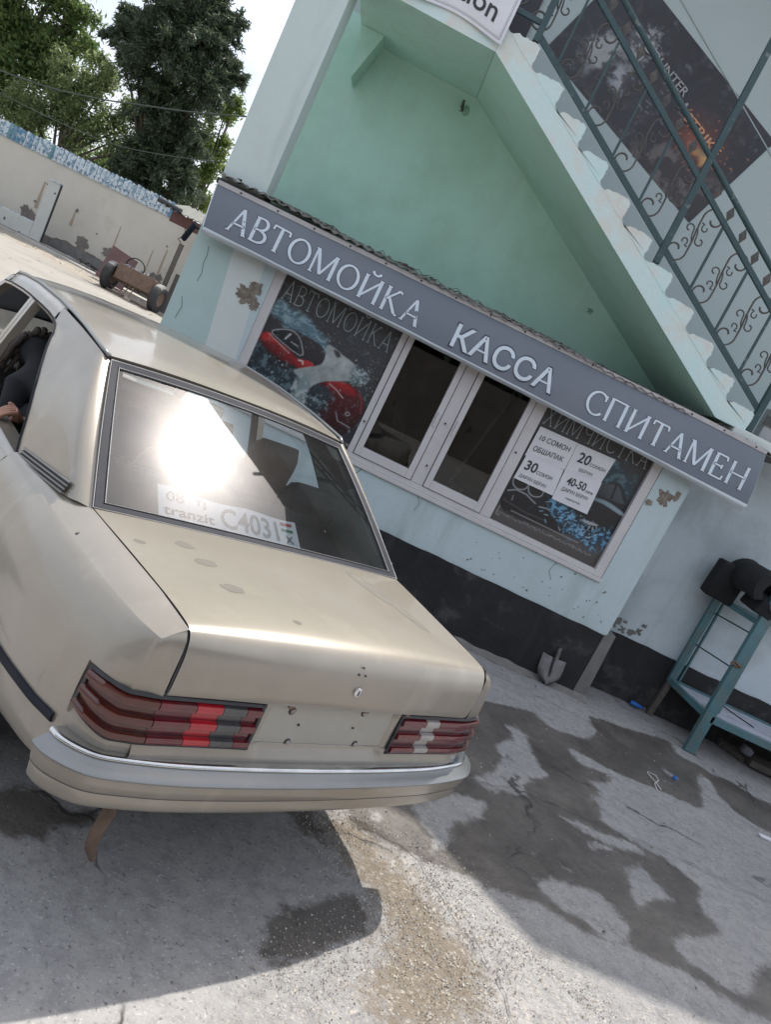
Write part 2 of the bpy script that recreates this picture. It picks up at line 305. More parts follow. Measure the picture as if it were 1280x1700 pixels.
# serif capitals built from strokes: unit height, thick stem T, thin stroke t
def serif_glyph(ch, T=.12, t=.05, sf=.17, e=0.):
    Q = []; th = T + e; tn = t + e
    def st(x0, y0, x1, y1, w):
        d = math.hypot(x1 - x0, y1 - y0); nx, ny = -(y1 - y0) / d * w / 2, (x1 - x0) / d * w / 2; ex, ey = (x1 - x0) / d * e / 2, (y1 - y0) / d * e / 2
        Q.append([(x0 - ex + nx, y0 - ey + ny), (x0 - ex - nx, y0 - ey - ny), (x1 + ex - nx, y1 + ey - ny), (x1 + ex + nx, y1 + ey + ny)])
    def sr(x, y, w=sf):   # a flared serif
        s = 1 if y < .5 else -1; h = .055
        Q.append([(x - w / 2 - e / 2, y - s * e / 2), (x + w / 2 + e / 2, y - s * e / 2), (x + w / 2 + e / 2, y + s * (.02 + e / 2)), (x + th / 2, y + s * (h + e)), (x - th / 2, y + s * (h + e)), (x - w / 2 - e / 2, y + s * (.02 + e / 2))])
    def stem(x, w=None): st(x, 0, x, 1, (th if w is None else w)); sr(x, 0); sr(x, 1)
    def ring(cx, cy, rx, ry, a0, a1, wt=None, wn=None, n=22):
        wt = th if wt is None else wt; wn = tn if wn is None else wn
        A = [math.radians(a0 + (a1 - a0) * i / n) for i in range(n + 1)]
        for a, b in zip(A, A[1:]):
            P = []
            for q in (a, b):
                w = wn + (wt - wn) * abs(math.cos(q)); P.append((q, w))
            Q.append([(cx + (rx + P[0][1] / 2) * math.cos(a), cy + (ry + P[0][1] / 2) * math.sin(a)), (cx + (rx + P[1][1] / 2) * math.cos(b), cy + (ry + P[1][1] / 2) * math.sin(b)),
                      (cx + (rx - P[1][1] / 2) * math.cos(b), cy + (ry - P[1][1] / 2) * math.sin(b)), (cx + (rx - P[0][1] / 2) * math.cos(a), cy + (ry - P[0][1] / 2) * math.sin(a))])
    W = .7
    if ch == 'А': W = .78; st(.10, 0, .38, 1, tn); st(.66, 0, .38, 1, th); st(.2, .34, .57, .34, tn); sr(.10, 0); sr(.66, 0)
    elif ch == 'В': W = .64; stem(.12); ring(.30, .75, .20, .225, 90, -90); ring(.32, .26, .25, .235, 90, -90); [st(.12, y, .32, y, tn) for y in (.025, .51, .975)]
    elif ch == 'Т': W = .72; st(.34, 0, .34, .97, th); sr(.34, 0, .22); st(.04, .975, .64, .975, tn); st(.055, .98, .04, .80, tn); st(.625, .98, .64, .80, tn)
    elif ch == 'О': W = .84; ring(.40, .5, .34, .475, 0, 360, n=36)
    elif ch == 'С': W = .76; ring(.42, .5, .35, .475, 48, 318, n=30); st(.655, .70, .665, .95, tn)
    elif ch == 'М': W = .98; stem(.10, tn); stem(.82); st(.12, 1, .45, .06, th); st(.80, 1, .45, .06, tn)
    elif ch in 'ИЙ': W = .86; stem(.12); stem(.68); st(.12, .06, .68, .94, tn);
    elif ch == 'К': W = .76; stem(.12); st(.14, .48, .50, .96, tn); ring(.52, .90, .07, .07, 0, 180, tn, tn, 8); st(.24, .56, .58, .06, th); st(.58, .05, .70, .03, tn); 
    elif ch == 'П': W = .84; stem(.12); stem(.66); st(.12, .975, .66, .975, tn)
    elif ch == 'Е': W = .66; stem(.12); [st(.12, y, x, y, tn) for y, x in ((.025, .54), (.52, .40), (.975, .50))]; st(.55, .0, .57, .2, tn); st(.50, 1, .52, .82, tn); st(.41, .43, .41, .61, tn)
    elif ch == 'Н': W = .86; stem(.12); stem(.68); st(.12, .52, .68, .52, tn)
    elif ch == 'Х': W = .78; st(.12, 1, .62, 0, th); st(.62, 1, .12, 0, tn); [sr(x, y) for x in (.12, .62) for y in (0, 1)]
    elif ch == 'Ч': W = .80; stem(.62); ring(.38, .70, .26, .27, 180, 300, th, tn); st(.12, .66, .12, 1, th); sr(.12, 1); st(.48, .47, .62, .53, tn)
    if ch == 'Й': ring(.40, 1.19, .13, .10, 200, 340, tn * 1.3, tn, 10); ring(.27, 1.17, .025, .03, 0, 360, tn * .8, tn * .8, 8); ring(.53, 1.17, .025, .03, 0, 360, tn * .8, tn * .8, 8)
    return Q, W
def serif_line(body, u0, u1, v0, v1, e=0., T=.12, t=.05):
    x = 0; out = []
    tot = sum(serif_glyph(c)[1] + .02 for c in body) - .06; s = (u1 - u0) / tot; per = []
    for c in body:
        Q, W = serif_glyph(c, T, t, e=e); per.append([[(u0 + (x + a) * s, v0 + b * (v1 - v0)) for a, b in q] for q in Q]); x += W + .02
    return per
def put_serif(name, body, u0, u1, vf, v1h, mapf, mat, matedge, parent, T=.13, t=.06, gap=.004, edge=.05):
    """each letter one part; its dark outline lies a little behind it; vf(u) is the baseline, v1h the cap height"""
    face = serif_line(body, u0, u1, 0, 1, 0., T, t); rim = serif_line(body, u0, u1, 0, 1, edge, T, t)
    for fq, rq in zip(face, rim):
        g = G(); k = 0
        for q in rq:
            g.raw([mapf(a, vf(a) + b * v1h, gap * .4 + k * 1e-5) for a, b in q], [tuple(range(len(q)))], 1); k += 1
        k = 0
        for q in fq:
            g.raw([mapf(a, vf(a) + b * v1h, gap + k * 1e-5) for a, b in q], [tuple(range(len(q)))], 0); k += 1
        g.mk(name, [mat, matedge], parent, recalc=False)
def put_text(name, body, u0, u1, v0, v1, mapf, mat, parent, bold=0., h=.002):
    v, f = text_fit(body, u0, u1, v0, v1, bold)
    return add(name, [mapf(a, b, h) for a, b in v], f, mat, parent)

# ---------------------------------------------------------------- ground
WET = [[[1.283,-1.046],[1.418,-1.0],[1.619,-0.894],[1.736,-0.841],[1.809,-0.98],[1.907,-1.004],[2.033,-0.928],[2.177,-0.891],[2.354,-0.628],[2.326,-0.509],[2.353,-0.38],[2.502,-0.301],[2.73,-0.244],[2.981,-0.145],[3.193,-0.082],[3.17,-0.316],[3.395,-0.32],[3.473,-0.412],[3.684,-0.354],[3.85,-0.495],[4.013,-0.474],[3.656,-1.091],[3.524,-1.06],[3.407,-0.997],[3.333,-0.815],[3.387,-0.619],[3.312,-0.498],[3.194,-0.69],[2.99,-1.201],[2.845,-1.222],[2.716,-1.22],[2.557,-1.232],[2.375,-1.241],[2.198,-1.239],[2.06,-1.194],[1.939,-1.192],[1.905,-1.282],[1.971,-1.414],[2.122,-1.361],[2.193,-1.369],[2.131,-1.483],[1.967,-1.604],[1.997,-1.754],[1.893,-1.821],[1.931,-1.913],[1.889,-2.074],[1.987,-2.151],[2.099,-2.162],[2.16,-2.207],[2.288,-2.193],[2.357,-2.276],[2.43,-2.368],[2.339,-2.535],[2.361,-2.747],[2.216,-2.848],[2.057,-2.9],[1.966,-3.045],[2.008,-3.112],[2.131,-3.138],[2.209,-3.184],[2.383,-3.145],[2.436,-3.022],[2.659,-2.814],[2.398,-3.266],[2.257,-3.251],[2.113,-3.211],[1.971,-3.159],[1.846,-3.182],[1.72,-3.169],[1.497,-3.205],[1.348,-3.165],[1.257,-3.143],[0.998,-3.175],[0.874,-3.162],[0.686,-3.188],[0.549,-3.162],[0.381,-3.155],[0.316,-3.054],[0.476,-2.638],[0.853,-2.185]],[[0.092,-3.841],[0.106,-3.803],[0.153,-3.785],[0.219,-3.733],[0.257,-3.682],[0.349,-3.592],[0.387,-3.653],[0.4,-3.734],[0.333,-3.838],[0.233,-3.928],[0.132,-4.011],[0.059,-4.048],[0.067,-3.964],[0.08,-3.892]],[[-0.947,-3.828],[-0.91,-3.774],[-0.861,-3.739],[-0.789,-3.753],[-0.704,-3.776],[-0.625,-3.723],[-0.624,-3.784],[-0.737,-3.85],[-0.744,-3.929],[-0.797,-3.967],[-0.877,-3.968]],[[0.015,-3.223],[0.118,-3.141],[0.228,-3.353],[0.148,-3.348],[0.061,-3.277]]]
DRY = [[[1.401,-1.308],[1.498,-1.248],[1.582,-1.314],[1.597,-1.519],[1.595,-1.683],[1.668,-1.799],[1.495,-1.927],[1.401,-2.117],[1.401,-2.216],[1.218,-2.282],[1.131,-2.328],[1.022,-2.268],[1.197,-2.044],[1.296,-1.838],[1.263,-1.706],[1.438,-1.435]],[[0.627,-2.801],[0.818,-2.573],[0.978,-2.459],[1.112,-2.449],[1.051,-2.663],[0.885,-2.786],[0.827,-3.01],[0.739,-3.1],[0.707,-2.991],[0.657,-2.873]],[[1.255,-2.972],[1.39,-2.87],[1.55,-2.858],[1.649,-2.825],[1.711,-2.904],[1.765,-3.047],[1.698,-3.184],[1.575,-3.214],[1.48,-3.155],[1.361,-3.118],[1.277,-3.059]],[[1.893,-2.509],[2.045,-2.391],[2.119,-2.507],[2.169,-2.641],[2.047,-2.684],[1.957,-2.746],[1.843,-2.881],[1.874,-2.721]],[[1.559,-2.259],[1.715,-2.222],[1.887,-2.201],[2.129,-2.167],[2.135,-2.272],[1.926,-2.329],[1.809,-2.317],[1.653,-2.299]],[[1.703,-2.401],[1.844,-2.332],[1.916,-2.358],[1.718,-2.481]],[[1.448,-2.745],[1.538,-2.746],[1.498,-2.794]],[[2.837,-0.716],[2.989,-0.833],[2.908,-0.923],[2.83,-0.815]],[[0.418,-2.997],[0.498,-2.929],[0.473,-3.047],[0.434,-3.049]],[[1.296,-2.743],[1.348,-2.71],[1.314,-2.782]]]
DIRT = [[0.156,-3.181],[0.409,-3.1],[0.523,-3.262],[0.656,-3.375],[0.822,-3.591],[0.894,-3.79],[0.918,-3.934],[0.483,-4.167],[0.399,-4.02],[0.489,-3.716],[0.388,-3.493],[0.276,-3.334]]
GRAV = [[0.182,-3.163],[0.554,-3.16],[0.842,-3.191],[1.206,-3.395],[1.596,-3.494],[2.007,-3.519],[0.043,-4.392],[0.059,-4.154],[0.226,-4.002],[0.489,-3.732],[0.387,-3.458]]
def sdist(P, poly, soft=.12):
    """0..1 ramp across the outline of a polygon, .5 on it"""
    poly = np.array(poly); a = poly; b = np.roll(poly, -1, 0); x = P[:, 0:1]; y = P[:, 1:2]
    d = b - a; L2 = (d ** 2).sum(1) + 1e-12
    t = np.clip(((x - a[:, 0]) * d[:, 0] + (y - a[:, 1]) * d[:, 1]) / L2, 0, 1)
    ds = np.sqrt((x - a[:, 0] - t * d[:, 0]) ** 2 + (y - a[:, 1] - t * d[:, 1]) ** 2).min(1)
    cond = ((a[:, 1] > y) != (b[:, 1] > y)) & (x < d[:, 0] * (y - a[:, 1]) / np.where(np.abs(d[:, 1]) < 1e-9, 1e-9, d[:, 1]) + a[:, 0])
    ins = cond.sum(1) % 2 == 1
    return np.clip(.5 + np.where(ins, ds, -ds) / (2 * soft), 0, 1)
def ground_material():
    m, nt, b = newmat('yard_concrete'); N = nt.nodes; L = nt.links
    t = N.new('ShaderNodeTexCoord').outputs['Object']
    def noise(s, d=8, r=.6, vec=t):
        n = N.new('ShaderNodeTexNoise'); n.inputs['Scale'].default_value = s; n.inputs['Detail'].default_value = d; n.inputs['Roughness'].default_value = r; L.new(vec, n.inputs['Vector']); return n.outputs['Fac']
    def mrange(x, a, c, lo=0., hi=1.):
        r = N.new('ShaderNodeMapRange'); r.inputs[1].default_value = a; r.inputs[2].default_value = c; r.inputs[3].default_value = lo; r.inputs[4].default_value = hi; L.new(x, r.inputs[0]); return r.outputs[0]
    def math_(op, x, y):
        r = N.new('ShaderNodeMath'); r.operation = op
        for i, q in enumerate((x, y)):
            if isinstance(q, (int, float)): r.inputs[i].default_value = q
            else: L.new(q, r.inputs[i])
        return r.outputs[0]
    def mix(f, x, y):
        r = N.new('ShaderNodeMix'); r.data_type = 'RGBA'
        for i, q in ((0, f), (6, x), (7, y)):
            if isinstance(q, (int, float)): r.inputs[i].default_value = q
            elif isinstance(q, tuple): r.inputs[i].default_value = c4(q)
            else: L.new(q, r.inputs[i])
        return r.outputs[2]
    def attr(n):
        a = N.new('ShaderNodeAttribute'); a.attribute_name = n; return a.outputs['Fac']
    base = mix(mrange(noise(1.3), .35, .7), (.285, .278, .275), (.36, .345, .328))
    base = mix(mrange(noise(14, 10, .7), .45, .75), base, (.20, .195, .195))
    base = mix(mrange(noise(60, 4, .7), .58, .70), base, (.11, .105, .105))
    base = mix(mrange(noise(90, 3, .6), .60, .70), base, (.46, .44, .42))
    far = attr('far'); base = mix(far, base, mix(mrange(noise(.5, 9, .65), .35, .7), (.285, .265, .235), (.22, .205, .18)))
    fine = noise(20, 10, .75); mid = noise(5, 6, .6)
    wob = math_('ADD', math_('MULTIPLY', math_('SUBTRACT', fine, .5), .62), math_('MULTIPLY', math_('SUBTRACT', mid, .5), .45))
    dirt = math_('ADD', attr('dirt'), wob); dm = mrange(dirt, .42, .62)
    base = mix(dm, base, mix(mrange(noise(24, 8, .7), .35, .7), (.205, .168, .128), (.15, .125, .098)))
    grav = mrange(math_('ADD', attr('grav'), wob), .40, .65)
    gsp = mrange(noise(48, 5, .75), .52, .62); base = mix(math_('MULTIPLY', grav, gsp), base, mix(mrange(noise(33, 2), .4, .6), (.17, .15, .13), (.46, .42, .37)))
    wet = math_('ADD', attr('wet'), wob); wm = mrange(wet, .34, .52)
    soak = mix(mrange(noise(2.3, 9, .65), .35, .68), (.50, .46, .425), (.25, .228, .21))
    mul = N.new('ShaderNodeMix'); mul.data_type = 'RGBA'; mul.blend_type = 'MULTIPLY'; L.new(wm, mul.inputs[0]); L.new(base, mul.inputs[6]); L.new(soak, mul.inputs[7])
    # cracks
    v = N.new('ShaderNodeTexVoronoi'); v.feature = 'DISTANCE_TO_EDGE'; v.inputs['Scale'].default_value = .42
    wv = N.new('ShaderNodeVectorMath'); wv.operation = 'ADD'; nv = N.new('ShaderNodeTexNoise'); nv.inputs['Scale'].default_value = 3.; nv.inputs['Detail'].default_value = 8; L.new(t, nv.inputs['Vector'])
    sc = N.new('ShaderNodeVectorMath'); sc.operation = 'SCALE'; sc.inputs['Scale'].default_value = .45; L.new(nv.outputs['Color'], sc.inputs[0]); L.new(t, wv.inputs[0]); L.new(sc.outputs[0], wv.inputs[1]); L.new(wv.outputs[0], v.inputs['Vector'])
    ck = mrange(v.outputs['Distance'], .0, .007, 1., 0.)
    ck = math_('MULTIPLY', ck, mrange(noise(1.1, 3), .5, .56))
    col = mix(ck, mul.outputs[2], (.05, .045, .045))
    L.new(col, b.inputs['Base Color'])
    L.new(mrange(wm, 0, 1, .88, .42), b.inputs['Roughness']); L.new(mrange(wm, 0, 1, .35, .45), b.inputs['Specular IOR Level'])
    h = math_('ADD', math_('MULTIPLY', noise(70, 8, .75), 1.), math_('MULTIPLY', noise(12, 6, .6), 1.5)); h = math_('SUBTRACT', h, math_('MULTIPLY', ck, 2.))
    h = math_('ADD', h, math_('MULTIPLY', math_('MULTIPLY', grav, noise(38, 4, .8)), 2.5))
    bp = N.new('ShaderNodeBump'); bp.inputs['Strength'].default_value = .55; bp.inputs['Distance'].default_value = .012; L.new(h, bp.inputs['Height']); L.new(bp.outputs[0], b.inputs['Normal'])
    return m
M['ground'] = ground_material()
# one sheet: fine cells where the stains lie, coarse ones out to the horizon
def axis(a, b, step, outs): 
    core = list(np.arange(a, b + 1e-6, step)); lo = [a - o for o in outs][::-1]; hi = [core[-1] + o for o in outs]; return np.array(lo + core + hi)
gx = axis(-1.6, 5.0, .028, [.5, 1.2, 2.5, 5, 9, 14, 30, 90, 300, 900]); gy = axis(-5.0, .75, .028, [.5, 1.2, 2.5, 5, 9, 14, 20, 30, 90, 300, 900])
GX, GY = np.meshgrid(gx, gy); P2 = np.stack([GX.ravel(), GY.ravel()], 1)
near = (P2[:, 0] > -3) & (P2[:, 0] < 6) & (P2[:, 1] > -6) & (P2[:, 1] < 2)
wetv = np.zeros(len(P2)); dirtv = np.zeros(len(P2)); gravv = np.zeros(len(P2)); Pn = P2[near]
w_ = np.max([sdist(Pn, p, .10) for p in WET], 0); d_ = np.max([sdist(Pn, p, .10) for p in DRY], 0)
wetv[near] = np.minimum(w_, 1 - d_); dirtv[near] = sdist(Pn, DIRT, .3); gravv[near] = sdist(Pn, GRAV, .3)
farv = np.clip((P2[:, 1] - 3) / 6 + np.clip((-3 - P2[:, 0]) / 5, 0, 1), 0, 1)
nx_, ny_ = len(gx), len(gy)
gz = np.zeros(len(P2))
for i in np.nonzero(near)[0]: gz[i] = .010 * mnoise.noise((P2[i, 0] * 1.7, P2[i, 1] * 1.7, 0)) + .003 * mnoise.noise((P2[i, 0] * 9, P2[i, 1] * 9, 3.3)) - .006
idx = np.arange(nx_ * ny_).reshape(ny_, nx_)
F = np.stack([idx[:-1, :-1].ravel(), idx[:-1, 1:].ravel(), idx[1:, 1:].ravel(), idx[1:, :-1].ravel()], 1)
gme = bpy.data.meshes.new('ground'); gme.from_pydata(np.column_stack([P2, gz]).tolist(), [], F.tolist()); gme.materials.append(M['ground'])
for nm_, arr in (('wet', wetv), ('dirt', dirtv), ('grav', gravv), ('far', farv)):
    a_ = gme.attributes.new(nm_, 'FLOAT', 'POINT'); a_.data.foreach_set('value', arr.astype(np.float32))
gme.polygons.foreach_set('use_smooth', [True] * len(gme.polygons)); gme.update()
ground = bpy.data.objects.new('ground', gme); COL.objects.link(ground); ground['kind'] = 'structure'
M['crack_dark'] = pm('crack_dark', (.085, .078, .072), (.14, .13, .12), 30, rough=.95)
def ground_crack(pts, w, seed):
    P = spline([list(p) for p in pts], 14); L_ = []; R_ = []
    for i, p in enumerate(P):
        a = P[max(i - 1, 0)]; b = P[min(i + 1, len(P) - 1)]; d = b - a; d = d / (np.linalg.norm(d) + 1e-9); n = np.array([-d[1], d[0]]); o = .022 * mnoise.noise((p[0] * 9, p[1] * 9, seed)) + .010 * mnoise.noise((p[0] * 33, p[1] * 33, seed)); k = w * max(.12, .6 + .9 * mnoise.noise((i * .35, seed, 1))); c = p + n * o
        L_.append((*(c + n * k), .0045)); R_.append((*(c - n * k), .0045))
    o = G().grid([L_, R_]).mk('ground_crack', 'crack_dark', None); o['kind'] = 'structure'
ground_crack([(.45, -3.12), (.639, -3.191), (.75, -3.395), (.896, -3.616), (.963, -3.812), (.98, -4.0)], .0028, 2.)
ground_crack([(.97, -2.31), (1.41, -2.17), (1.89, -2.15), (2.38, -2.13), (3.0, -2.19)], .004, 5.)
ground_crack([(.3, -.36), (.9, -.30), (1.5, -.42), (2.2, -.52), (2.9, -.80), (3.6, -1.25)], .004, 8.)
# loose chips over the broken patch of the yard
def chips(name, poly, n, smin, smax, mats, seed, rho=.5):
    r = random.Random(seed); g = G(); xs = [p[0] for p in poly]; ys = [p[1] for p in poly]; pts = []
    while len(pts) < n * 3: pts.append((r.uniform(min(xs) - .15, max(xs) + .15), r.uniform(min(ys) - .15, max(ys) + .15)))
    val = sdist(np.array(pts), poly, .25); k = 0
    for (x, y), v in zip(pts, val):
        if k >= n: break
        if v < .15 or r.random() > v * (1.2 if mnoise.noise((x * 3, y * 3, 5)) > -.1 else .25): continue
        k += 1; s = smin + (smax - smin) * r.random() ** 3; a = r.random() * 6.28; q = []
        for j in range(4):
            t = a + j * 1.571 + r.uniform(-.5, .5); q.append((x + s * math.cos(t) * r.uniform(.6, 1.2), y + s * math.sin(t) * r.uniform(.6, 1.2), -.004))
        q.append((x + r.uniform(-.3, .3) * s, y + r.uniform(-.3, .3) * s, s * r.uniform(.05, .20)))
        g.raw(q, [(0, 1, 4), (1, 2, 4), (2, 3, 4), (3, 0, 4)], r.choices(range(len(mats)), [5, 3, 2][:len(mats)])[0])
    return g.mk(name, mats, None, recalc=False, kind='stuff')
M['chip_a'] = pm('chip_grey', (.50, .47, .43), (.62, .60, .56), 30, rough=.6); M['chip_b'] = pm('chip_brown', (.34, .29, .235), (.26, .22, .18), 30, rough=.8); M['chip_c'] = pm('chip_dark', (.16, .15, .14), None, 30, rough=.9)
chips('gravel', GRAV, 10000, .0016, .0058, ['chip_a', 'chip_b'], 3)
chips('grit', [(-1, -4.9), (4.6, -4.9), (4.6, .1), (.2, -.2), (-1, -3)], 900, .002, .008, ['chip_a', 'chip_c', 'chip_b'], 5)

# ---------------------------------------------------------------- building
bld = thing('building', 'pale turquoise car wash building with a mint alcove under its outside stairs', 'building', (0, 0, 0))
XL, XR, YB = -2.0, 2.3, 1.09
def flat(poly, y0, y1): return G().prism(poly, 'y', y0, y1)
flat([(XL, .57), (-1.60, .57), (-1.635, 1.35), (-1.76, 2.44), (XL, 2.44)], 0, .22).mk('pier', 'pier_teal', bld)
flat([(-1.60, .57), (-1.345, .57), (-1.385, 1.35), (-1.50, 2.44), (-1.76, 2.44), (-1.635, 1.35)], -.002, .22).mk('pier', 'pier_pale', bld)
g = G(); g.prism([(-1.345, .57), (XR, .57), (XR, .988), (-1.366, .988)], 'y', 0, .22); g.prism([(-1.366, .988), (-1.36, .988), (-1.36, 2.44), (-1.50, 2.44), (-1.385, 1.35)], 'y', 0, .22)
g.box(2.022, XR, 0, .22, .988, 2.44); g.box(-1.36, 2.022, .0, .22, 2.33, 2.44); g.box(XR - .2, XR, .22, 5.0, .57, 2.44); g.box(XL, XL + .2, .22, 7.9, .57, 2.44)
g.mk('wall', 'facade', bld)
# right-hand wall, set back under the landing
G().box(XR + .002, 6.5, .50, .7, .53, 2.46).mk('wall', 'facade_low', bld)
# plinth: uneven top edge
pl = [(XL - .012, 0.)] + [(2.27, 0.)]; top = [(x, .572 + .012 * mnoise.noise((x * 5, 1, 1))) for x in np.arange(2.27, XL - .02, -.09)]
flat(pl + top, -.014, .2).mk('plinth', 'plinth', bld)
pl = [(2.40, 0.), (6.5, 0.)]; top = [(x, .54 + .012 * mnoise.noise((x * 5, 3, 1))) for x in np.arange(6.5, 2.39, -.09)]
flat(pl + top, .486, .69).mk('plinth', 'plinth', bld)
g = G(); g.raw([(2.27, -.020, -.02), (2.405, .02, -.02), (2.43, .49, -.02), (2.272, -.016, .575), (2.335, -.004, .60), (2.385, .03, .595), (2.40, .49, .60)],
               [(0, 1, 5, 4), (0, 4, 3), (1, 2, 6, 5), (3, 4, 5), (3, 5, 6)]); g.mk('wall_corner', 'concrete_edge', bld)
# patches knocked out of the plaster
def blotch(name, cx, cz, r, y, mat, seed, sx=1., n=60, rough=.45, parent=bld):
    q = []
    for i in range(n):
        t = 6.283 * i / n; k = r * (1 + rough * mnoise.noise((math.cos(t) * 1.6 + seed, math.sin(t) * 1.6, seed * 3.1)) + .30 * mnoise.noise((math.cos(t) * 5, math.sin(t) * 5, seed)) + .16 * mnoise.noise((math.cos(t) * 14, math.sin(t) * 14, seed + 3)))
        q.append((cx + sx * k * math.cos(t), cz + k * math.sin(t)))
    return flat(q, y - .003, y + .01).mk(name, mat, parent)
blotch('plaster_hole', -1.50, 1.765, .062, -.002, 'hole', 1.3, 1.2); blotch('plaster_hole', -1.445, 1.845, .052, -.0035, 'hole', 2.9, .9); blotch('plaster_hole', -1.415, 1.735, .05, -.0005, 'hole', 4.4, .8)
blotch('plaster_hole', 2.155, 1.80, .075, 0, 'hole', 7.7, .75, rough=.7); blotch('plaster_hole', 2.235, 1.85, .04, -.001, 'hole', 3.2, .6); blotch('plaster_hole', 2.055, 1.71, .028, -.001, 'hole', 5.2)
for i, (x, z, r) in enumerate([(2.52, .62, .05), (2.62, .585, .035), (2.70, .60, .03), (2.46, .59, .04), (2.60, .66, .018), (2.78, .70, .02), (2.76, .63, .03)]): blotch('paint_loss', x, z, r * .8, .50, 'concrete_edge', i * 1.7 + .3, 1.3, rough=1.3)
rr = random.Random(4)
for i in range(34): blotch('paint_chip', rr.uniform(.9, 2.2), .62 + .36 * rr.random() ** 1.3, rr.uniform(.003, .009), 0, 'concrete_edge', i * .9, n=9)
G().tube([(-.13, -.001, .965), (-.16, -.001, .90), (-.15, -.001, .84), (-.19, -.001, .77)], .0025, 4).mk('crack', 'seam', bld)
G().tube([(2.36, .499, 1.52), (2.33, .499, 1.36)], .004, 4).mk('crack', 'seam', bld)
for pts in ([(-1.89, 1.97), (-1.875, 1.90), (-1.88, 1.84), (-1.86, 1.77), (-1.87, 1.70)], [(-1.93, 1.55), (-1.90, 1.48), (-1.915, 1.38)], [(.35, .96), (.40, .90), (.385, .83)], [(1.62, .95), (1.60, .86), (1.65, .80)]): G().tube([(x, -.0012, z) for x, z in pts], .0016, 4).mk('crack', 'seam', bld)
for x, z, r in ((-.62, 3.96, .035), (1.15, 2.98, .022)): blotch('damp_stain', x, z, r, YB + .001, 'mint_stain', x * 3.1, 1.2, rough=1.)
# window band
G().box(-1.36, 2.02, .2, .215, 1.0, 2.33)
def frame_bars(name, x0, x1, z0, z1, w, y0, y1, parent, mat='upvc', wl_=None, wr_=None, wb_=None, wt_=None):
    wl_ = wl_ or w; wr_ = wr_ or w; wb_ = wb_ or w; wt_ = wt_ or w
    g = G(); g.box(x0, x0 + wl_, y0, y1, z0, z1); g.box(x1 - wr_, x1, y0, y1, z0, z1); g.box(x0 + wl_, x1 - wr_, y0, y1, z0, z0 + wb_); g.box(x0 + wl_, x1 - wr_, y0, y1, z1 - wt_, z1)
    return g.mk(name, mat, parent, bevel=.004)
def pane(name, x0, x1, z0, z1, y, parent, mat='pane'): return G().box(x0, x1, y, y + .012, z0, z1).mk(name, mat, parent)
wf_ = frame_bars('window', -1.36, 2.02, .99, 2.325, .05, .006, .09, bld, wb_=.045, wl_=.075, wr_=.08, wt_=.03); 
g = G(); [g.box(x0, x1, .0055, .09, 1.036, 2.29) for x0, x1 in ((-.304, -.256), (.254, .356), (.872, .964))]; g.mk('mullion', 'upvc', wf_, bevel=.004)
g = G(); [g.box(x0, x1, .02, .088, 1.036, 2.29) for x0, x1 in ((-.256, -.250), (.248, .254), (.356, .362), (.866, .872))]; g.mk('gap', 'seam', wf_)
pane('pane', -1.284, -.304, 1.036, 2.29, .05, wf_); pane('pane', .964, 1.939, 1.036, 2.29, .05, wf_)
for x0, x1 in ((-.250, .248), (.362, .866)):
    cf = frame_bars('casement', x0, x1, 1.040, 2.28, .05, -.006, .07, bld, wb_=.073); pane('pane', x0 + .052, x1 - .052, 1.115, 2.228, .03, cf)
g = G(); g.box(-1.36, 2.02, -.02, .02, .955, .989); g.mk('window_sill', 'upvc', bld, bevel=.004)
# dim room behind the casements
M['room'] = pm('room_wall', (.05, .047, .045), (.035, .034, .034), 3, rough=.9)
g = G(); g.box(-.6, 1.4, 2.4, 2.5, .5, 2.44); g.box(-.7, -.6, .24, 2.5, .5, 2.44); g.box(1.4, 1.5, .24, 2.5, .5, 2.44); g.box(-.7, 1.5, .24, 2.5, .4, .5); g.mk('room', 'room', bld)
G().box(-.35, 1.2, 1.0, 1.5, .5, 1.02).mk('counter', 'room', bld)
G().beam((-.12, .62, 1.72), (.16, .45, .9), .10, .03, up=(0, 1, 0)).mk('leaning_board', 'wood_old', bld); G().tube([(.62, .5, 1.1), (.80, .6, 2.1)], .014, 6).mk('pole', 'upvc', bld)
G().box(.55, .70, 1.02, 1.10, 1.02, 1.25).mk('till', 'seam', bld); G().box(.72, .84, .95, 1.05, 1.02, 1.05).mk('papers', 'paper', bld); G().box(-.3, -.05, 1.9, 1.95, 1.4, 1.75).mk('notice', 'paper', bld)
for x_, z_ in ((.30, 1.56), (.318, 1.20), (.905, 1.60), (-.28, 1.30)): G().lathe([(0, -.012), (.008, -.01), (.008, .004)], (x_, .0, z_), 'y', 8).mk('screw', 'seam', bld)
for x_ in (.222, .388): G().box(x_ - .008, x_ + .008, -.03, -.006, 1.50, 1.62).mk('window_handle', 'upvc', bld, bevel=.003)
# awning of grey sheets above the sign
for i in range(6):
    x0 = -2.02 + i * .79; rows = []; jz = rr.uniform(-.006, .008); jy = rr.uniform(-.02, .02)
    for k in range(3):
        y = -.115 + jy + k * .60; z = 2.462 + .07 * k + jz; rows.append([(x0 + .81 * j / 26, y + (.012 * mnoise.noise((x0 * 7 + j, 2, 2)) if k == 0 else 0), z + .011 * math.sin(j / 26 * .81 / .09 * 6.283)) for j in range(27)])
    gg = G().grid(rows); gg.grid([[(p[0], p[1], p[2] - .006) for p in r] for r in rows], flip=True); gg.grid([rows[0], [(p[0], p[1] + .001, p[2] - .006) for p in rows[0]]], flip=True)
    gg.mk('roofing_sheet', 'roofing', bld, recalc=False)
G().box(XL, 2.75, -.09, 1.08, 2.40, 2.44).mk('awning_deck', 'room', bld)
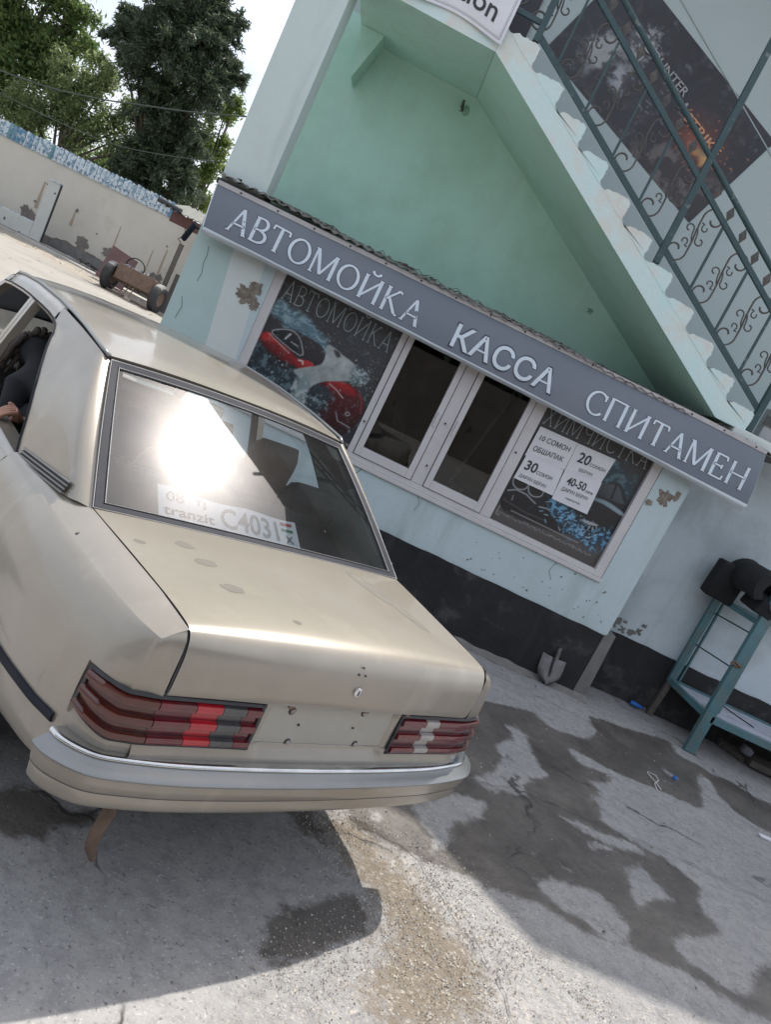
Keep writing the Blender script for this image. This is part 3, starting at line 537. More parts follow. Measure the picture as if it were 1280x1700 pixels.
# upper storey
flat([(XL, 2.45), (2.60, 2.45), (2.30, 2.62), (-.575, 4.24), (XL, 4.24)], YB, YB + .2).mk('wall', 'mint', bld)
flat([(6.5, 2.45), (6.5, 6.6), (XL, 6.6), (XL, 4.24), (-.575, 4.24), (2.30, 2.62), (2.60, 2.45)], YB, YB + .2).mk('wall', 'back_wall', bld)
g = G(); g.box(XL, -1.66, 0, .3, 2.445, 6.6); g.mk('pier', 'upper_pier', bld)
g = G(); g.box(XL, XL + .2, YB + .2, 7.9, 2.44, 6.6); g.box(6.3, 6.5, YB + .2, 7.9, 0, 6.6); g.box(XL, 6.5, 7.9, 8.1, 0, 6.6); g.mk('wall', 'facade', bld)
G().prism([(XL - .15, .32), (2.10, .36), (2.62, -.20), (6.6, -.20), (6.6, 8.2), (XL - .15, 8.2)], 'z', 6.6, 6.75).mk('roof', 'concrete_edge', bld)
G().prism([(-1.655, 4.088), (-1.45, 4.088), (-1.56, 3.70)], 'y', .80, 1.085).mk('bracket', 'mint', bld)
G().tube([(-.66, 1.09, 3.98), (-.655, 1.05, 3.97), (-.66, 1.02, 4.01), (-.64, 1.03, 3.93)], .012, 5).mk('wire_stub', 'debris', bld)
G().tube([(.55, YB - .004, 5.55), (2.1, YB - .004, 4.72)], .006, 5).mk('wire', 'back_wall', bld)
G().box(-1.5, -.42, YB - .03, YB - .001, 4.335, 6.3).mk('door', 'poster_dark', bld)
g = G(); g.box(2.36, 6.5, -.02, YB, 2.462, 2.545); g.mk('ledge', 'pier_pale', bld, bevel=.008)
G().box(2.62, 3.4, .10, .22, 2.546, 2.80).mk('parapet', 'tread', bld, bevel=.01)
G().box(2.60, 2.72, .092, .099, 2.66, 2.74).mk('ornament', 'scroll', bld)
# black lamp on the far corner
lampb = thing('wall_lamp', 'black cylinder-shaped lamp on the building corner under the left end of the sign', 'lamp', (-2.13, .3, 1.9))
G().tube([(-2.165, .3, 1.93), (-2.16, .3, 1.94), (-2.125, .3, 2.07), (-2.12, .3, 2.08)], [.016, .024, .024, .020], 12).mk('housing', 'trim_black', lampb, autosmooth=40)
G().tube([(-2.125, .3, 2.06), (-2.0, .3, 2.06)], .010, 6).mk('bracket', 'trim_black', lampb)

# ---------------------------------------------------------------- outside stairs
st = thing('staircase', 'turquoise concrete outside stairs with chipped steps climbing over the mint alcove', 'stairs', (2.3, 0, 2.5))
def stair_mesh(g, name):
    o = g.mk(name, ['stair_side', 'mint', 'tread'], st)
    for p in o.data.polygons:
        n = p.normal; p.material_index = 1 if n.z < -.5 else (2 if n.z > .6 else 0)
    return o
stair_mesh(flat([(2.19, 2.53), (2.45, 2.53), (2.45, 2.543), (-.575, 4.27), (-.575, 4.092)], .0, YB - .002), 'slab')
for k in range(11):
    X, Z = 2.45 - .275 * k, 2.70 + .157 * k; q = []
    q += [(X, Z - .157), (X + .004, Z - .12)]
    for j in range(7): q.append((X + .012 * mnoise.noise((k * 3.3, j * .9, 2)) + .008, Z - .105 + j * .014))
    for j in range(1, 12): q.append((X - j * .0215, Z - .004 + .013 * mnoise.noise((k * 2.1, j * .7, 7)) - (.016 if j > 9 else 0)))
    q += [(X - .255, Z - .008), (X - .268, Z + .006), (X - .275, Z + .03), (X - .275, Z - .0002)]
    stair_mesh(flat(q, -.0015 - .0006 * (k % 3), YB - .004), 'step')
stair_mesh(G().box(-1.658, -.577, -.001, YB - .002, 4.09, 4.33), 'landing')

# ---------------------------------------------------------------- railing
rl = thing('stair_railing', 'dark green iron railing with rusty scrolls along the outside stairs', 'railing', (2.5, .05, 2.7))
RY = .05; zb = lambda x: 3.756 - .568 * (x - .692); zm = lambda x: 4.007 - .578 * (x - 1.2)
G().beam((2.52, RY, zb(2.52)), (-.36, RY, zb(-.36)), .014, .045).mk('bottom_rail', 'rail', rl)
G().beam((2.52, RY, zm(2.52)), (-.36, RY, zm(-.36)), .03, .04).mk('middle_rail', 'rail', rl, bevel=.004)
G().tube([(2.56, RY, zm(2.56) + .167), (-.36, RY, zm(-.36) + .167)], .022, 10).mk('handrail', 'rail', rl, autosmooth=50)
G().box(1.175, 1.225, RY - .02, RY + .02, 3.345, 6.55).mk('post', 'rail', rl, bevel=.003)
for x, z0, z1 in ((-.345, 4.29, 5.05), (2.50, 2.53, 3.45)): G().box(x - .025, x + .025, RY - .025, RY + .025, z0, z1).mk('post', 'rail', rl, bevel=.003)
bars = [-.133, .2, .533, .866, 1.532, 1.865, 2.198]
for x in bars: G().box(x - .009, x + .009, RY - .009, RY + .009, zb(x), zm(x)).mk('baluster', 'rail', rl)
for k in range(17):
    x = 2.36 - .1655 * k; z = zm(x) + .083
    g = G(); g.raw([(x - .034, RY, z), (x, RY - .012, z), (x + .034, RY, z), (x, RY + .012, z), (x, RY, z + .062), (x, RY, z - .062)], [(0, 1, 4), (1, 2, 4), (2, 3, 4), (3, 0, 4), (1, 0, 5), (2, 1, 5), (3, 2, 5), (0, 3, 5)]); g.mk('diamond', 'scroll', rl)
def scroll_mesh(h):
    lo = []
    for i in range(26):
        t = math.radians(-330 + 330 * i / 25); r = .05 + .125 * (i / 25) ** .8; lo.append((-.165 + r * math.cos(t), .19 + r * math.sin(t)))
    stem = [(.012, .30), (.008, .42)]; up = [(-a, 1 - b) for a, b in (lo + stem)][::-1]
    pts = lo + stem + up; g = G(); g.tube([(a * h, 0, b * h) for a, b in pts], .0075, 6)
    c = [(.0, .36), (-.04, .43), (-.10, .47)] ; cur = [(-.02, .33), (-.06, .375), (-.09, .37)] 
    for s in (1, -1):
        sp = [(.0, .40), (-.03, .46)]
        for i in range(14):
            t = math.radians(-20 + 300 * i / 13); r = .075 * (1 - .55 * i / 13); sp.append((-.115 + r * math.cos(t), .56 + r * math.sin(t)))
        s2 = [(-.02, .30)]
        for i in range(12):
            t = math.radians(-60 + 290 * i / 11); r = .06 * (1 - .5 * i / 11); s2.append((-.10 + r * math.cos(t), .36 + r * math.sin(t)))
        for q in (sp, s2):
            g.tube([((a if s > 0 else -a) * h, 0, (b if s > 0 else 1 - b) * h) for a, b in q], .006, 5)
    return g
sc0 = None
for k in range(9):
    x = 2.03 - .333 * k
    if x > 2.4: continue
    if sc0 is None:
        sc0 = scroll_mesh(.50).mk('scroll', 'scroll', None, smooth=True); o = sc0
    else: o = sc0.copy(); COL.objects.link(o)
    o.parent = rl; o.location = Vector((x, RY, zb(x) + .028)) - Vector((2.5, .05, 2.7))
o = sc0.copy(); COL.objects.link(o); o.parent = rl; o.location = Vector((2.36, RY, zb(2.36) + .028)) - Vector((2.5, .05, 2.7))
for z in (4.42, 4.93, 5.09): G().beam((-.36, RY, z), (-1.66, RY, z), .03, .035).mk('landing_rail', 'rail', rl)
for x in (-.62, -.95, -1.28):
    o = sc0.copy(); COL.objects.link(o); o.parent = rl; o.location = Vector((x + .1, RY, 4.43)) - Vector((2.5, .05, 2.7))

# ---------------------------------------------------------------- writing and posters
sg = thing('sign_board', 'long blue-grey shop sign reading АВТОМОЙКА КАССА СПИТАМЕН above the windows', 'sign', (.36, -.1, 2.05))
zt_ = lambda u: float(np.interp(u, [-1.98, -.342, 2.146, 2.70], [2.392, 2.42, 2.451, 2.446])); zb_ = lambda u: float(np.interp(u, [-1.93, -.17, 1.384, 2.69], [2.076, 2.066, 2.048, 2.036]))
def smap(u, z, h=0.):
    s = (z - zb_(u)) / (zt_(u) - zb_(u)); bul = .012 * math.sin(math.pi * max(0, min(1, s))) + .006 * mnoise.noise((u * 1.3, z * 3, 1)); lean = 0.
    return (u, -.175 + .075 * s - bul - h, z)
rows = []
for j in range(9):
    s = j / 8; rows.append([smap(-1.94 - .04 * s + 4.63 * i / 60, zb_(-1.94 + 4.63 * i / 60) + s * (zt_(-1.94 + 4.63 * i / 60) - zb_(-1.94 + 4.63 * i / 60))) for i in range(61)])
G().grid(rows).mk('face', 'sign_grey', sg, smooth=True, recalc=False)
hem = []
for i in range(61):
    r = rows[0][i]; d = .036 + .035 * max(0, (i - 48) / 12) ** 1.5 + .02 * max(0, (6 - i) / 6); hem.append([(r[0], r[1] + .012 * (k == 0) - .003 + .05 * (k / 4) ** 2 - .008 * math.sin(k / 4 * 3.14), r[2] + .003 - d * k / 4 + .006 * mnoise.noise((i * .31, k, 4))) for k in range(5)])
G().grid(hem).mk('hem', 'sign_white', sg, smooth=True, recalc=False)
for sgn, i in ((-1, 0), (1, 60)):
    col_ = [r[i] for r in rows]; G().grid([[(p[0], p[1], p[2]) for p in col_], [(p[0] + sgn * .012, p[1] + .02, p[2]) for p in col_], [(p[0] + sgn * .008, p[1] + .09, p[2]) for p in col_]]).mk('edge', 'sign_white', sg, smooth=True, recalc=False)
top = rows[-1]; G().grid([[(p[0], p[1] - .006, p[2] - .004) for p in top], [(p[0], p[1] - .006, p[2] + .030) for p in top], [(p[0], p[1] + .04, p[2] + .034) for p in top]]).mk('trim_strip', 'alu', sg, recalc=False)
for k in range(16):
    u = -1.8 + k * .29; p = smap(u, zt_(u) + .012); 
    G().lathe([(.0085, 0), (.0085, -.006), (.0, -.008)], (p[0], p[1] - .004, p[2]), 'y', 8).mk('screw', 'seam', sg)
put_serif('letter', 'АВТОМОЙКА', -1.80, -.235, lambda u: float(np.interp(u, [-1.8, -1.5, -.24], [2.128, 2.137, 2.108])), .183, smap, 'sign_letter', 'sign_edge', sg, T=.115, t=.075, edge=.045)
put_serif('letter', 'СПИТАМЕН', 1.165, 2.60, lambda u: float(np.interp(u, [1.17, 2.6], [2.118, 2.106])), .185, smap, 'sign_letter', 'sign_edge', sg, T=.115, t=.075, edge=.045)
vv = lambda v, u: v
def smap_k(u, v, h): return smap(u, v + float(np.interp(u, [.03, .9], [2.088, 2.098])), h)
put_text('letter', 'КАССА', .03, .905, 0, .205, smap_k, 'sign_edge', sg, bold=.030, h=.003)
put_text('letter', 'КАССА', .042, .893, .012, .194, smap_k, 'sign_letter', sg, bold=.014, h=.006)
# clutter on the sheets behind the sign
lit = thing('roof_litter', 'dark dry leaves and rubble caught along the top edge of the sign', 'litter', (0, 0, 2.47))
g = G(); r5 = random.Random(11)
for i in range(150):
    x = r5.uniform(-1.9, 2.6); y = r5.uniform(-.12, .05); s = r5.uniform(.008, .026) * (1.8 if abs(x - -.55) < .1 else 1); z = 2.468 + .1 * (y + .115) + .005
    if mnoise.noise((x * 2.5, 0, 9)) < -.2: continue
    q = [Vector((r5.uniform(-1, 1), r5.uniform(-1, 1), r5.uniform(-.3, .8))) * s for _ in range(4)]; g.raw([(x + a.x, y + a.y, z + a.z) for a in q], [(0, 1, 2), (0, 2, 3), (0, 3, 1), (1, 3, 2)])
for i in range(24):
    x = r5.uniform(-1.8, 2.3); L_ = r5.uniform(.05, .14); g.tube([(x, -.10, 2.47), (x + L_ * .5, -.10, 2.47 + r5.uniform(.01, .035)), (x + L_, -.09, 2.475)], .0025, 4)
g.mk('rubble', 'debris', lit, recalc=False)

# pictures printed on the window posters, layered a fraction of a millimetre apart
class Print:
    def __init__(s, mapf): s.g = G(); s.mats = []; s.k = 0; s.map = mapf
    def add(s, poly, mat):
        if mat not in s.mats: s.mats.append(mat)
        s.k += 1; s.g.raw([s.map(a, b, s.k * .00025) for a, b in poly], [tuple(range(len(poly)))], s.mats.index(mat)); return s
    def line(s, pts, w, mat):
        for (a, b), (c, d) in zip(pts, pts[1:]):
            L_ = math.hypot(c - a, d - b) + 1e-9; nx, ny = -(d - b) / L_ * w / 2, (c - a) / L_ * w / 2; s.add([(a + nx, b + ny), (a - nx, b - ny), (c - nx, d - ny), (c + nx, d + ny)], mat)
        return s
    def mk(s, name, parent): return s.g.mk(name, s.mats, parent, recalc=False)
def smooth_poly(P, n=4):
    Q = [np.array(p) for p in P]; m = len(Q); out = []
    for i in range(m):
        a, b, c, d = Q[i - 1], Q[i], Q[(i + 1) % m], Q[(i + 2) % m]
        for k in range(n):
            t = k / n; out.append(tuple(.5 * (2 * b + (c - a) * t + (2 * a - 5 * b + 4 * c - d) * t * t + (3 * b - a - 3 * c + d) * t ** 3)))
    return out
r9 = random.Random(9)
M['pr_red'] = pm('print_red', (.36, .015, .02), (.11, .008, .012), 5, rough=.35); M['pr_dred'] = pm('print_dark_red', (.09, .010, .014), (.018, .008, .010), 4, rough=.35)
M['pr_black'] = pm('print_black', (.012, .012, .015), None, 9, rough=.35); M['pr_water'] = pm('print_water', (.20, .33, .37), (.07, .14, .18), 34, rough=.35, dirt=(.03, .05, .065), dscale=19, dlo=.50, dhi=.60)
M['pr_foam'] = pm('print_foam', (.40, .43, .43), (.24, .30, .31), 22, rough=.35); M['pr_spl'] = pm('print_splash', (.035, .06, .07), (.02, .03, .04), 40, rough=.35, dirt=(.18, .25, .28), dscale=55, dlo=.60, dhi=.66)
M['pr_line'] = pm('print_line', (.42, .42, .44), None, 9, rough=.35); M['pr_blue'] = pm('print_blue', (.05, .12, .20), (.03, .06, .11), 40, rough=.35, dirt=(.22, .38, .52), dscale=60, dlo=.57, dhi=.63)
M['pr_brown'] = pm('print_brown', (.075, .062, .058), (.06, .052, .05), 5, rough=.35)
def fbm(P, f, seed, oct_=4, sy=1.):
    return np.array([mnoise.fractal((a * f, b * f * sy, seed), .6, 2.1, oct_) for a, b in P])
class Paint:
    """a print as a fine sheet of coloured points: soft shapes laid over each other"""
    def __init__(s, u0, u1, v0, v1, nu, nv):
        s.nu, s.nv = nu, nv; U, V = np.meshgrid(np.linspace(u0, u1, nu), np.linspace(v0, v1, nv)); s.P = np.stack([U.ravel(), V.ravel()], 1); s.C = np.zeros((nu * nv, 3))
    def fill(s, a, b=None):   # from colour a (bottom) to b (top)
        t = (s.P[:, 1:2] - s.P[:, 1].min()) / np.ptp(s.P[:, 1]); s.C = np.array(a) * (1 - t) + np.array(b or a) * t; return s
    def over(s, m, c): s.C = s.C * (1 - m[:, None]) + (np.array(c) if np.ndim(c) == 1 else c) * m[:, None]; return s
    def shape(s, poly, c, soft=.006, c2=None, ang=90., amt=1., grain=0., f=30, seed=1.):
        m = np.clip((sdist(s.P, smooth_poly(poly), soft) - .25) * 2, 0, 1) * amt
        if c2 is not None:
            d = np.array([math.cos(math.radians(ang)), math.sin(math.radians(ang))]); q = s.P @ d; k = m > .05; lo, hi = (q[k].min(), q[k].max()) if k.any() else (0, 1); t = np.clip((q - lo) / (hi - lo + 1e-6), 0, 1)[:, None]; c = np.array(c) * (1 - t) + np.array(c2) * t
        if grain: g_ = fbm(s.P, f, seed); c = np.array(c) * np.clip(1 + grain * g_, .05, 4)[:, None]
        return s.over(m, np.array(c))
    def stroke(s, pts, w, c, amt=1.):
        pts = [np.array(p) for p in pts]; d = np.full(len(s.P), 9.)
        for a, b in zip(pts, pts[1:]):
            ab = b - a; t = np.clip(((s.P - a) @ ab) / (ab @ ab + 1e-12), 0, 1); d = np.minimum(d, np.linalg.norm(s.P - a - t[:, None] * ab, axis=1))
        return s.over(np.clip(1.5 - d / w, 0, 1) * amt, c)
    def drops(s, n, cu, cv, su, sv, r, c, seed):
        q = np.random.default_rng(seed)
        for i in range(n):
            p = np.array([q.normal(cu, su), q.normal(cv, sv)]); k = r * q.uniform(.5, 1.6); d = np.linalg.norm((s.P - p) * np.array([1, q.uniform(.6, 1.3)]), axis=1); s.over(np.clip(1.4 - d / k, 0, 1) * q.uniform(.3, 1), c)
        return s
    def splash(s, poly, lo, hi, f, seed, soft=.04, cut=.0, sy=1.):
        m = sdist(s.P, smooth_poly(poly), soft); g_ = fbm(s.P, f, seed, 5, sy); s.over(np.clip(m * 1.6 - .3 + g_ * .7, 0, 1), lo); return s.over(np.clip((g_ - cut) * 3, 0, 1) * np.clip(m * 1.8 - .4 + g_ * .5, 0, 1), hi)
    def mk(s, name, mapf, parent):
        idx = np.arange(s.nu * s.nv).reshape(s.nv, s.nu); F_ = np.stack([idx[:-1, :-1].ravel(), idx[:-1, 1:].ravel(), idx[1:, 1:].ravel(), idx[1:, :-1].ravel()], 1)
        o = add(name, [mapf(a, b, 0.) for a, b in s.P], F_.tolist(), 'print', parent); a_ = o.data.attributes.new('ink', 'FLOAT_COLOR', 'POINT'); a_.data.foreach_set('color', np.column_stack([np.clip(s.C, 0, 1), np.ones(len(s.C))]).astype(np.float32).ravel()); return o
m_, nt_, b_ = newmat('print'); at_ = nt_.nodes.new('ShaderNodeAttribute'); at_.attribute_name = 'ink'; nt_.links.new(at_.outputs['Color'], b_.inputs['Base Color']); b_.inputs['Roughness'].default_value = .35; M['print'] = m_
fm = lambda y: (lambda u, v, h=0.: (u, y - h, v))
p1 = thing('car_wash_poster', 'window poster with a red car under foam and the word АВТОМОЙКА', 'poster', (-.8, .04, 1.03))
A = Paint(-1.284, -.304, 1.037, 2.29, 190, 240); A.fill((.035, .037, .045), (.050, .043, .042)); A.over(np.clip((A.P[:, 1] - 1.35) * 2, 0, 1) * np.clip((A.P[:, 0] + 1.1) * 2, 0, 1) * .6, (.062, .064, .076))
A.splash([(-1.284, 1.80), (-1.26, 1.84), (-1.156, 1.835), (-1.026, 1.815), (-.911, 1.785), (-.80, 1.725), (-.74, 1.63), (-.829, 1.64), (-.976, 1.69), (-1.096, 1.68), (-1.181, 1.705), (-1.284, 1.745)], (.10, .19, .235), (.26, .38, .42), 16, 3.3, .03, .0, 2.2)
body = [(-1.284, 1.56), (-1.231, 1.604), (-1.121, 1.678), (-1.022, 1.688), (-.89, 1.690), (-.791, 1.655), (-.74, 1.604), (-.80, 1.509), (-.902, 1.44), (-1.093, 1.38), (-1.284, 1.40)]
A.shape(body, (.012, .006, .008), .012, (.045, .040, .045), 80)
A.shape([(-1.284, 1.555), (-1.23, 1.590), (-1.15, 1.575), (-1.06, 1.545), (-.97, 1.505), (-.93, 1.47), (-1.0, 1.44), (-1.12, 1.45), (-1.284, 1.49)], (.03, .006, .008), .02, (.34, .018, .022), 75)
A.shape([(-1.284, 1.55), (-1.25, 1.585), (-1.20, 1.585), (-1.13, 1.56), (-1.18, 1.54), (-1.25, 1.52)], (.45, .03, .03), .016); A.stroke([(-1.23, 1.585), (-1.13, 1.55), (-1.03, 1.515)], .004, (.55, .30, .28))
A.shape([(-.99, 1.488), (-.95, 1.508), (-.86, 1.528), (-.82, 1.512), (-.87, 1.46), (-.935, 1.445)], (.20, .012, .015), .01, (.52, .04, .04), 60); A.stroke([(-.94, 1.50), (-.91, 1.505), (-.90, 1.485)], .006, (.6, .5, .48))
A.shape([(-1.213, 1.598), (-1.117, 1.672), (-1.035, 1.672), (-.971, 1.618), (-.945, 1.539), (-1.031, 1.548), (-1.138, 1.558)], (.008, .008, .010), .006, (.028, .028, .032), 60)
A.stroke(smooth_poly([(-1.213, 1.598), (-1.117, 1.672), (-1.035, 1.672), (-.971, 1.618), (-.945, 1.539)])[:17], .004, (.34, .35, .37)); A.stroke([(-1.213, 1.598), (-1.12, 1.568), (-1.03, 1.546), (-.945, 1.535)], .004, (.30, .28, .29)); A.stroke([(-1.10, 1.605), (-1.08, 1.65)], .007, (.55, .55, .55)); A.stroke([(-1.05, 1.60), (-.99, 1.592)], .004, (.38, .38, .40))
A.splash([(-1.284, 1.08), (-1.28, 1.46), (-1.17, 1.41), (-1.055, 1.373), (-.933, 1.40), (-.872, 1.35), (-.81, 1.25), (-.80, 1.037), (-1.284, 1.037)], (.022, .034, .044), (.10, .15, .175), 20, 7.1, .05, .12); A.drops(90, -1.12, 1.25, .11, .10, .0042, (.36, .42, .45), 4)
A.shape([(-.70, 1.44), (-.56, 1.50), (-.439, 1.495), (-.355, 1.44), (-.322, 1.36), (-.34, 1.20), (-.45, 1.07), (-.66, 1.06), (-.72, 1.20), (-.73, 1.36)], (.010, .007, .009), .012, (.11, .012, .016), 100)
A.shape([(-.67, 1.452), (-.56, 1.497), (-.46, 1.48), (-.42, 1.44), (-.50, 1.415), (-.63, 1.40)], (.10, .010, .013), .016, (.42, .022, .026), 95); A.stroke([(-.65, 1.44), (-.58, 1.42), (-.51, 1.385)], .004, (.50, .34, .33)); A.stroke([(-.40, 1.47), (-.36, 1.42), (-.335, 1.34)], .010, (.20, .05, .055), .7)
A.shape([(-.81, 1.16), (-.79, 1.315), (-.75, 1.390), (-.653, 1.402), (-.60, 1.355), (-.62, 1.24), (-.69, 1.12), (-.77, 1.09)], (.010, .012, .014), .01, (.035, .045, .05), 60)
A.splash([(-.80, 1.12), (-.72, 1.30), (-.60, 1.33), (-.62, 1.20), (-.72, 1.06)], (.03, .045, .055), (.22, .28, .31), 30, 2.2, .05, .12); A.stroke([(-.51, 1.26), (-.47, 1.205), (-.36, 1.20)], .003, (.34, .30, .31)); A.stroke([(-.44, 1.295), (-.42, 1.305), (-.405, 1.29), (-.42, 1.272), (-.44, 1.283), (-.44, 1.295)], .0035, (.36, .33, .33))
glove = [(-.79, 1.696), (-.728, 1.704), (-.649, 1.683), (-.545, 1.661), (-.483, 1.619), (-.43, 1.60), (-.498, 1.539), (-.64, 1.465), (-.711, 1.425), (-.772, 1.344), (-.80, 1.19), (-.86, 1.21), (-.868, 1.36), (-.945, 1.409), (-.872, 1.472), (-.778, 1.538), (-.765, 1.604)]
A.shape(glove, (.16, .20, .20), .010, (.42, .45, .44), 80, grain=.25, f=14, seed=5.); A.splash([(-.88, 1.20), (-.88, 1.40), (-.80, 1.40), (-.77, 1.20)], (.20, .26, .27), (.40, .44, .44), 24, 8.8, .03, .1)
A.shape([(-.73, 1.69), (-.69, 1.65), (-.66, 1.66), (-.68, 1.69)], (.05, .05, .055), .012); A.splash([(-.54, 1.64), (-.45, 1.64), (-.39, 1.60), (-.43, 1.54), (-.52, 1.53)], (.12, .17, .18), (.40, .45, .46), 40, 6.1, .025, .05)
A.drops(46, -.42, 1.60, .05, .06, .0035, (.45, .48, .5), 9); A.drops(30, -.80, 1.72, .05, .04, .003, (.4, .46, .48), 12)
A.splash([(-1.27, 1.13), (-.32, 1.075), (-.32, 1.05), (-1.27, 1.09)], (.10, .11, .115), (.35, .37, .38), 45, 1.7, .012, .1)
for i in range(26): u = -1.22 + i * .033; A.stroke([(u, 1.062 + r9.uniform(-.008, .008)), (u + .02, 1.060 + r9.uniform(-.008, .008))], .0035, (.32, .33, .34))
A.mk('print', fm(.0485), p1)
put_serif('letter', 'АВТОМОЙКА', -1.262, -.345, lambda u: float(np.interp(u, [-1.26, -.35], [1.865, 1.85])), .155, fm(.043), 'pr_foam', 'pr_brown', p1, T=.05, t=.045, edge=.0)
p2 = thing('dry_cleaning_poster', 'window poster with a black car in blue splashes and the word ХИМЧИСТКА', 'poster', (1.45, .04, 1.07))
A = Paint(.964, 1.939, 1.037, 2.29, 190, 240); A.fill((.075, .066, .062), (.052, .046, .045)); A.over(np.clip(1 - abs(A.P[:, 1] - 1.65) * 2.4, 0, 1) * .8, (.045, .047, .055))
A.splash([(1.55, 1.83), (1.72, 1.88), (1.88, 1.80), (1.92, 1.64), (1.72, 1.64)], (.030, .055, .068), (.085, .14, .165), 12, 4.2, .07, .05)
A.shape([(.964, 1.25), (.985, 1.40), (1.1, 1.47), (1.40, 1.50), (1.65, 1.60), (1.72, 1.72), (1.80, 1.738), (1.885, 1.67), (1.939, 1.58), (1.939, 1.34), (1.75, 1.25), (1.55, 1.17), (1.30, 1.13), (1.05, 1.13)], (.006, .006, .008), .012, (.030, .030, .036), 85)
A.shape([(1.665, 1.60), (1.70, 1.69), (1.79, 1.712), (1.86, 1.65), (1.885, 1.60)], (.035, .04, .046), .010, (.085, .09, .10), 60); A.stroke([(1.77, 1.71), (1.785, 1.60)], .008, (.012, .012, .014))
A.shape([(1.60, 1.53), (1.75, 1.568), (1.939, 1.54), (1.939, 1.515), (1.75, 1.535)], (.12, .18, .21), .010, (.30, .38, .41), 0)
for c in (1.06, 1.20): A.stroke(smooth_poly([(c - .058, 1.43), (c - .05, 1.37), (c, 1.345), (c + .056, 1.365), (c + .065, 1.41), (c + .02, 1.44)]) + [(c - .058, 1.43)], .0045, (.30, .31, .33))
A.stroke([(1.00, 1.30), (1.06, 1.335), (1.15, 1.335), (1.25, 1.30)], .005, (.28, .29, .31)); A.stroke([(1.29, 1.29), (1.36, 1.305), (1.41, 1.295), (1.43, 1.27)], .005, (.28, .29, .31)); A.stroke([(1.06, 1.28), (1.065, 1.245)], .004, (.22, .22, .24)); A.stroke([(1.0, 1.22), (1.2, 1.20), (1.4, 1.21)], .006, (.05, .05, .055))
A.shape([(1.64, 1.345), (1.75, 1.365), (1.80, 1.36), (1.72, 1.335)], (.34, .35, .37), .008); A.over(np.clip(1 - abs(A.P[:, 1] - 1.12 - .06 * (A.P[:, 0] - 1.4)) * 16, 0, 1) * .5, (.09, .085, .085))
A.splash([(1.34, 1.42), (1.45, 1.42), (1.53, 1.38), (1.62, 1.33), (1.70, 1.28), (1.80, 1.30), (1.91, 1.37), (1.939, 1.25), (1.86, 1.17), (1.70, 1.17), (1.56, 1.21), (1.50, 1.25), (1.42, 1.27)], (.020, .050, .085), (.14, .33, .50), 26, 9.4, .05, .03)
for i in range(40): u, v = r9.gauss(1.66, .13), r9.gauss(1.28, .05); a_ = r9.uniform(0, 6.28); A.stroke([(u, v), (u + .03 * math.cos(a_), v + .03 * math.sin(a_))], .0028, r9.choice([(.30, .50, .66), (.10, .26, .42), (.45, .6, .7)]), .8)
A.drops(50, 1.7, 1.28, .12, .06, .003, (.45, .62, .75), 21)
for i in range(50): u = .99 + i * .0175; A.stroke([(u, 1.118 + r9.uniform(-.010, .012)), (u + .012, 1.112 + r9.uniform(-.010, .012))], .0035, (.30, .28, .27), r9.uniform(.3, 1))
A.stroke([(1.10, 1.165), (1.72, 1.165)], .0028, (.32, .30, .29)); A.stroke([(1.0, 1.16), (1.0, 1.09), (1.03, 1.09)], .004, (.3, .28, .27))
A.mk('print', fm(.0485), p2)
put_serif('letter', 'ХИМЧИСТКА', .985, 1.91, lambda u: float(np.interp(u, [.98, 1.91], [1.895, 1.93])), .15, fm(.043), 'pr_foam', 'pr_brown', p2, T=.05, t=.045, edge=.0)
# price sheets taped on the dry cleaning window
def price_sheet(label, bl, br, tr, tl, lines, y):
    t = thing('price_sheet', label, 'paper sheet', (bl[0], y, bl[1]), 'price sheets taped to the window')
    B = [np.array(q, float) for q in (bl, br, tr, tl)]
    def mp_(s, v, h=0.):
        q = (B[0] * (1 - s) + B[1] * s) * (1 - v) + (B[3] * (1 - s) + B[2] * s) * v; return (q[0], y - .004 * math.sin(s * 3.1) * (.5 + v) - h, q[1])
    gg = G().grid([[mp_(i / 8, j / 6) for i in range(9)] for j in range(7)]); gg.mk('sheet', 'paper', t, smooth=True, recalc=False)
    for body, s0, s1, v0, v1, b in lines: put_text('lettering', body, s0, s1, v0, v1, lambda u, v, h: mp_(u, v, h), 'ink', t, bold=b)
price_sheet('white price sheet reading 10 СОМОН ОБШАПАК, top left of the four', (.987, 1.610), (1.329, 1.645), (1.322, 1.880), (.992, 1.868), [('10 СОМОН', .12, .90, .60, .78, .012), ('ОБШАПАК', .10, .86, .22, .40, .012)], .036)
price_sheet('white price sheet reading 20 СОМОН БЕРУН, top right of the four', (1.333, 1.650), (1.642, 1.672), (1.660, 1.895), (1.324, 1.879), [('20', .16, .48, .40, .78, .02), ('СОМОН', .50, .92, .42, .55, .006), ('БЕРУН', .32, .68, .12, .24, .004)], .035)
price_sheet('white price sheet reading 30 СОМОН ДАРУН БЕРУН, bottom left of the four', (.990, 1.412), (1.342, 1.419), (1.322, 1.642), (.998, 1.618), [('30', .10, .40, .46, .86, .022), ('СОМОН', .42, .82, .47, .62, .008), ('ДАРУН БЕРУН', .08, .76, .10, .26, .004)], .033)
price_sheet('white price sheet reading 40-50 ДАРУН БЕРУН, bottom right of the four', (1.345, 1.395), (1.665, 1.405), (1.648, 1.680), (1.331, 1.652), [('40-50', .16, .68, .58, .84, .02), ('сомон', .70, .90, .57, .65, .002), ('ДАРУН БЕРУН', .12, .84, .34, .48, .006), ('химчистка', .30, .70, .16, .22, .001)], .031)
